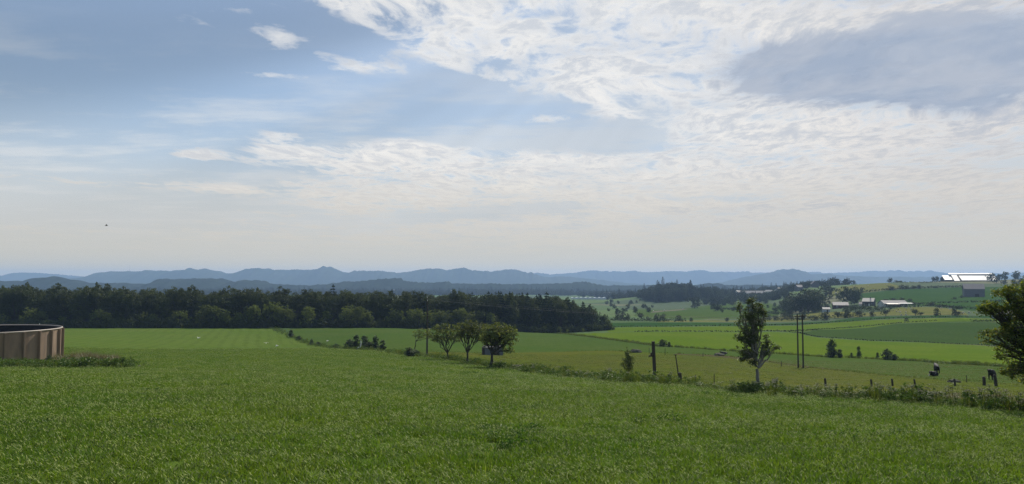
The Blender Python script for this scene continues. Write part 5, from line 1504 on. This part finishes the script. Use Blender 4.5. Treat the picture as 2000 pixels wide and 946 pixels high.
SCL = np.stack([XY[:, 2], XY[:, 2], XY[:, 3] * hv], 1)
TUFTS = [tuft(32, .165, .005, .17, 700 + i, M['grass'], .9, M['seed_head']) for i in range(5)]
scatter_object('meadow_grass', TUFTS, PT, RT, SCL, rg.integers(0, 5, len(x)), 'long green meadow grass with pale seed heads filling the foreground', 'grass')
# cropped pasture beyond the weeds
x, y = wedge(1.6, 28, 150, rg, .9); oli = [p for n, p, m in FIELDS if n == 'olive_pasture'][0]; past = [p for n, p, m in FIELDS if n == 'pasture'][0]
k = (inside(oli, x, y) | inside(past, x, y)); x, y = x[k], y[k]
s = 1.2 + .9 * rg.random(len(x)); hgt = np.clip(.35 + .35 * lump(x, y, .5, 1.2) + .2 * rg.random(len(x)), .15, 1)
scatter_object('pasture_grass', [tuft(26, .14, .006, .22, 720 + i, M['grass_rough'], .7) for i in range(3)], np.stack([x, y, hz(x, y)], 1), np.stack([0 * x, 0 * x, rg.random(len(x)) * 6.28], 1),
               np.stack([s, s, hgt], 1), rg.integers(0, 3, len(x)), 'short olive grass and tussocks of the grazed pasture', 'grass')


def strip(line, per_m, w, i0=0, i1=None):
    P = []
    pts = line[i0:i1]
    for a, b in zip(pts[:-1], pts[1:]):
        v = b - a; ln = v.xy.length; n = max(1, int(ln * per_m)); nx_, ny_ = -v.y / ln, v.x / ln
        for k in range(n):
            t = rg.random(); o = rg.normal(0, w); P.append((a.x + v.x * t + nx_ * o, a.y + v.y * t + ny_ * o))
    return np.array(P)


def sow(name, protos, P, smin, smax, label, cat, zf=1.0):
    s = smin + (smax - smin) * rg.random(len(P)); z = hz(P[:, 0], P[:, 1])
    lum = np.clip(.85 + .5 * lump(P[:, 0], P[:, 1], .8, 2.2), .4, 1.5)
    return scatter_object(name, protos, np.stack([P[:, 0], P[:, 1], z - .02], 1), np.stack([0 * s, 0 * s, rg.random(len(P)) * 6.28], 1), np.stack([s, s, s * lum * zf], 1), rg.integers(0, len(protos), len(P)), label, cat)


WEED = [weed(.65, 740 + i, M['nettle']) for i in range(3)]; TALL = [tuft(30, .75, .008, .22, 750 + i, M['grass_rough'], .35) for i in range(3)]
sow('boundary_weeds', WEED + TALL, np.concatenate([strip(HEDGE, 9, .75, 0, 12), strip(HEDGE, 7, .8, 11, 18), strip(HEDGE, 2.5, .9, 17)]), .7, 1.35, 'tall rough grass and nettles along the meadow boundary', 'weeds')
sow('cow_parsley', [parsley(.85, 760 + i) for i in range(3)], np.concatenate([strip(HEDGE, 7, .8, 0, 9), strip(HEDGE, 1.6, .7, 8, 15)]), .7, 1.15, 'white-flowered cow parsley along the right-hand meadow boundary', 'cow parsley')
sow('ditch_weeds', TALL + WEED[:1], strip(DITCH, 7, .5, 0, 14), .8, 1.4, 'tall grass lining the ditch below the bright field', 'weeds', .8)
sow('ridge_grass', TALL, strip(MIDLINE, 3, .5, 2), .5, .9, 'ragged grass line dividing olive and green pasture', 'grass', .55)
P = []
for k in range(2000):
    px = -60 + 400 * rg.random() ** .9; d = 73.5 + rg.normal(0, 1.9)
    if px > 200 and (rg.random() < (px - 200) / 95 or 262 < px < 284): continue
    if px < 128 and d > 77.2: continue
    if px < 34 and d > 73: continue
    P.append(((px - 1000) / FPX * d, d))
sow('tank_weeds', [weed(.7, 780 + i, M['nettle'], 16, .06, .28) for i in range(3)] + TALL[:2], np.array(P), .5, 1.6, 'dark nettles and weeds in front of the round tank', 'weeds', .85)
M['dock'] = grass_mat('dock_leaf', (.030, .086, .010), (.052, .115, .014), (.085, .15, .025), gl=.02, patch=.3)
# darker broad-leaved patches in the meadow
P = []
for k in range(45):
    d = 14 + 70 * rg.random() ** 1.3; c = (rg.random() * 2 - 1) * .8 * d; n = rg.integers(3, 12); w_ = .2 + .5 * rg.random()
    for j in range(n): P.append((c + rg.normal(0, w_ * 1.5), d + rg.normal(0, w_)))
P = np.array(P); P = P[inside(mead, P[:, 0], P[:, 1])]
sow('meadow_weeds', [weed(.19, 800 + i, M['dock'], 10, .034, .16) for i in range(3)], P, .7, 1.3, 'scattered dark leafy weeds among the meadow grass', 'weeds')
P = []
for k in range(900):
    px = 112 + 125 * rg.random(); d = 76 + 8 * rg.random(); P.append(((px - 1000) / FPX * d, d))
sow('reddish_grass', [tuft(26, .85, .008, .25, 790 + i, M['reddish'], .3) for i in range(2)], np.array(P), 1.1, 1.9, 'reddish seeding grass right of the round tank', 'grass', .9)
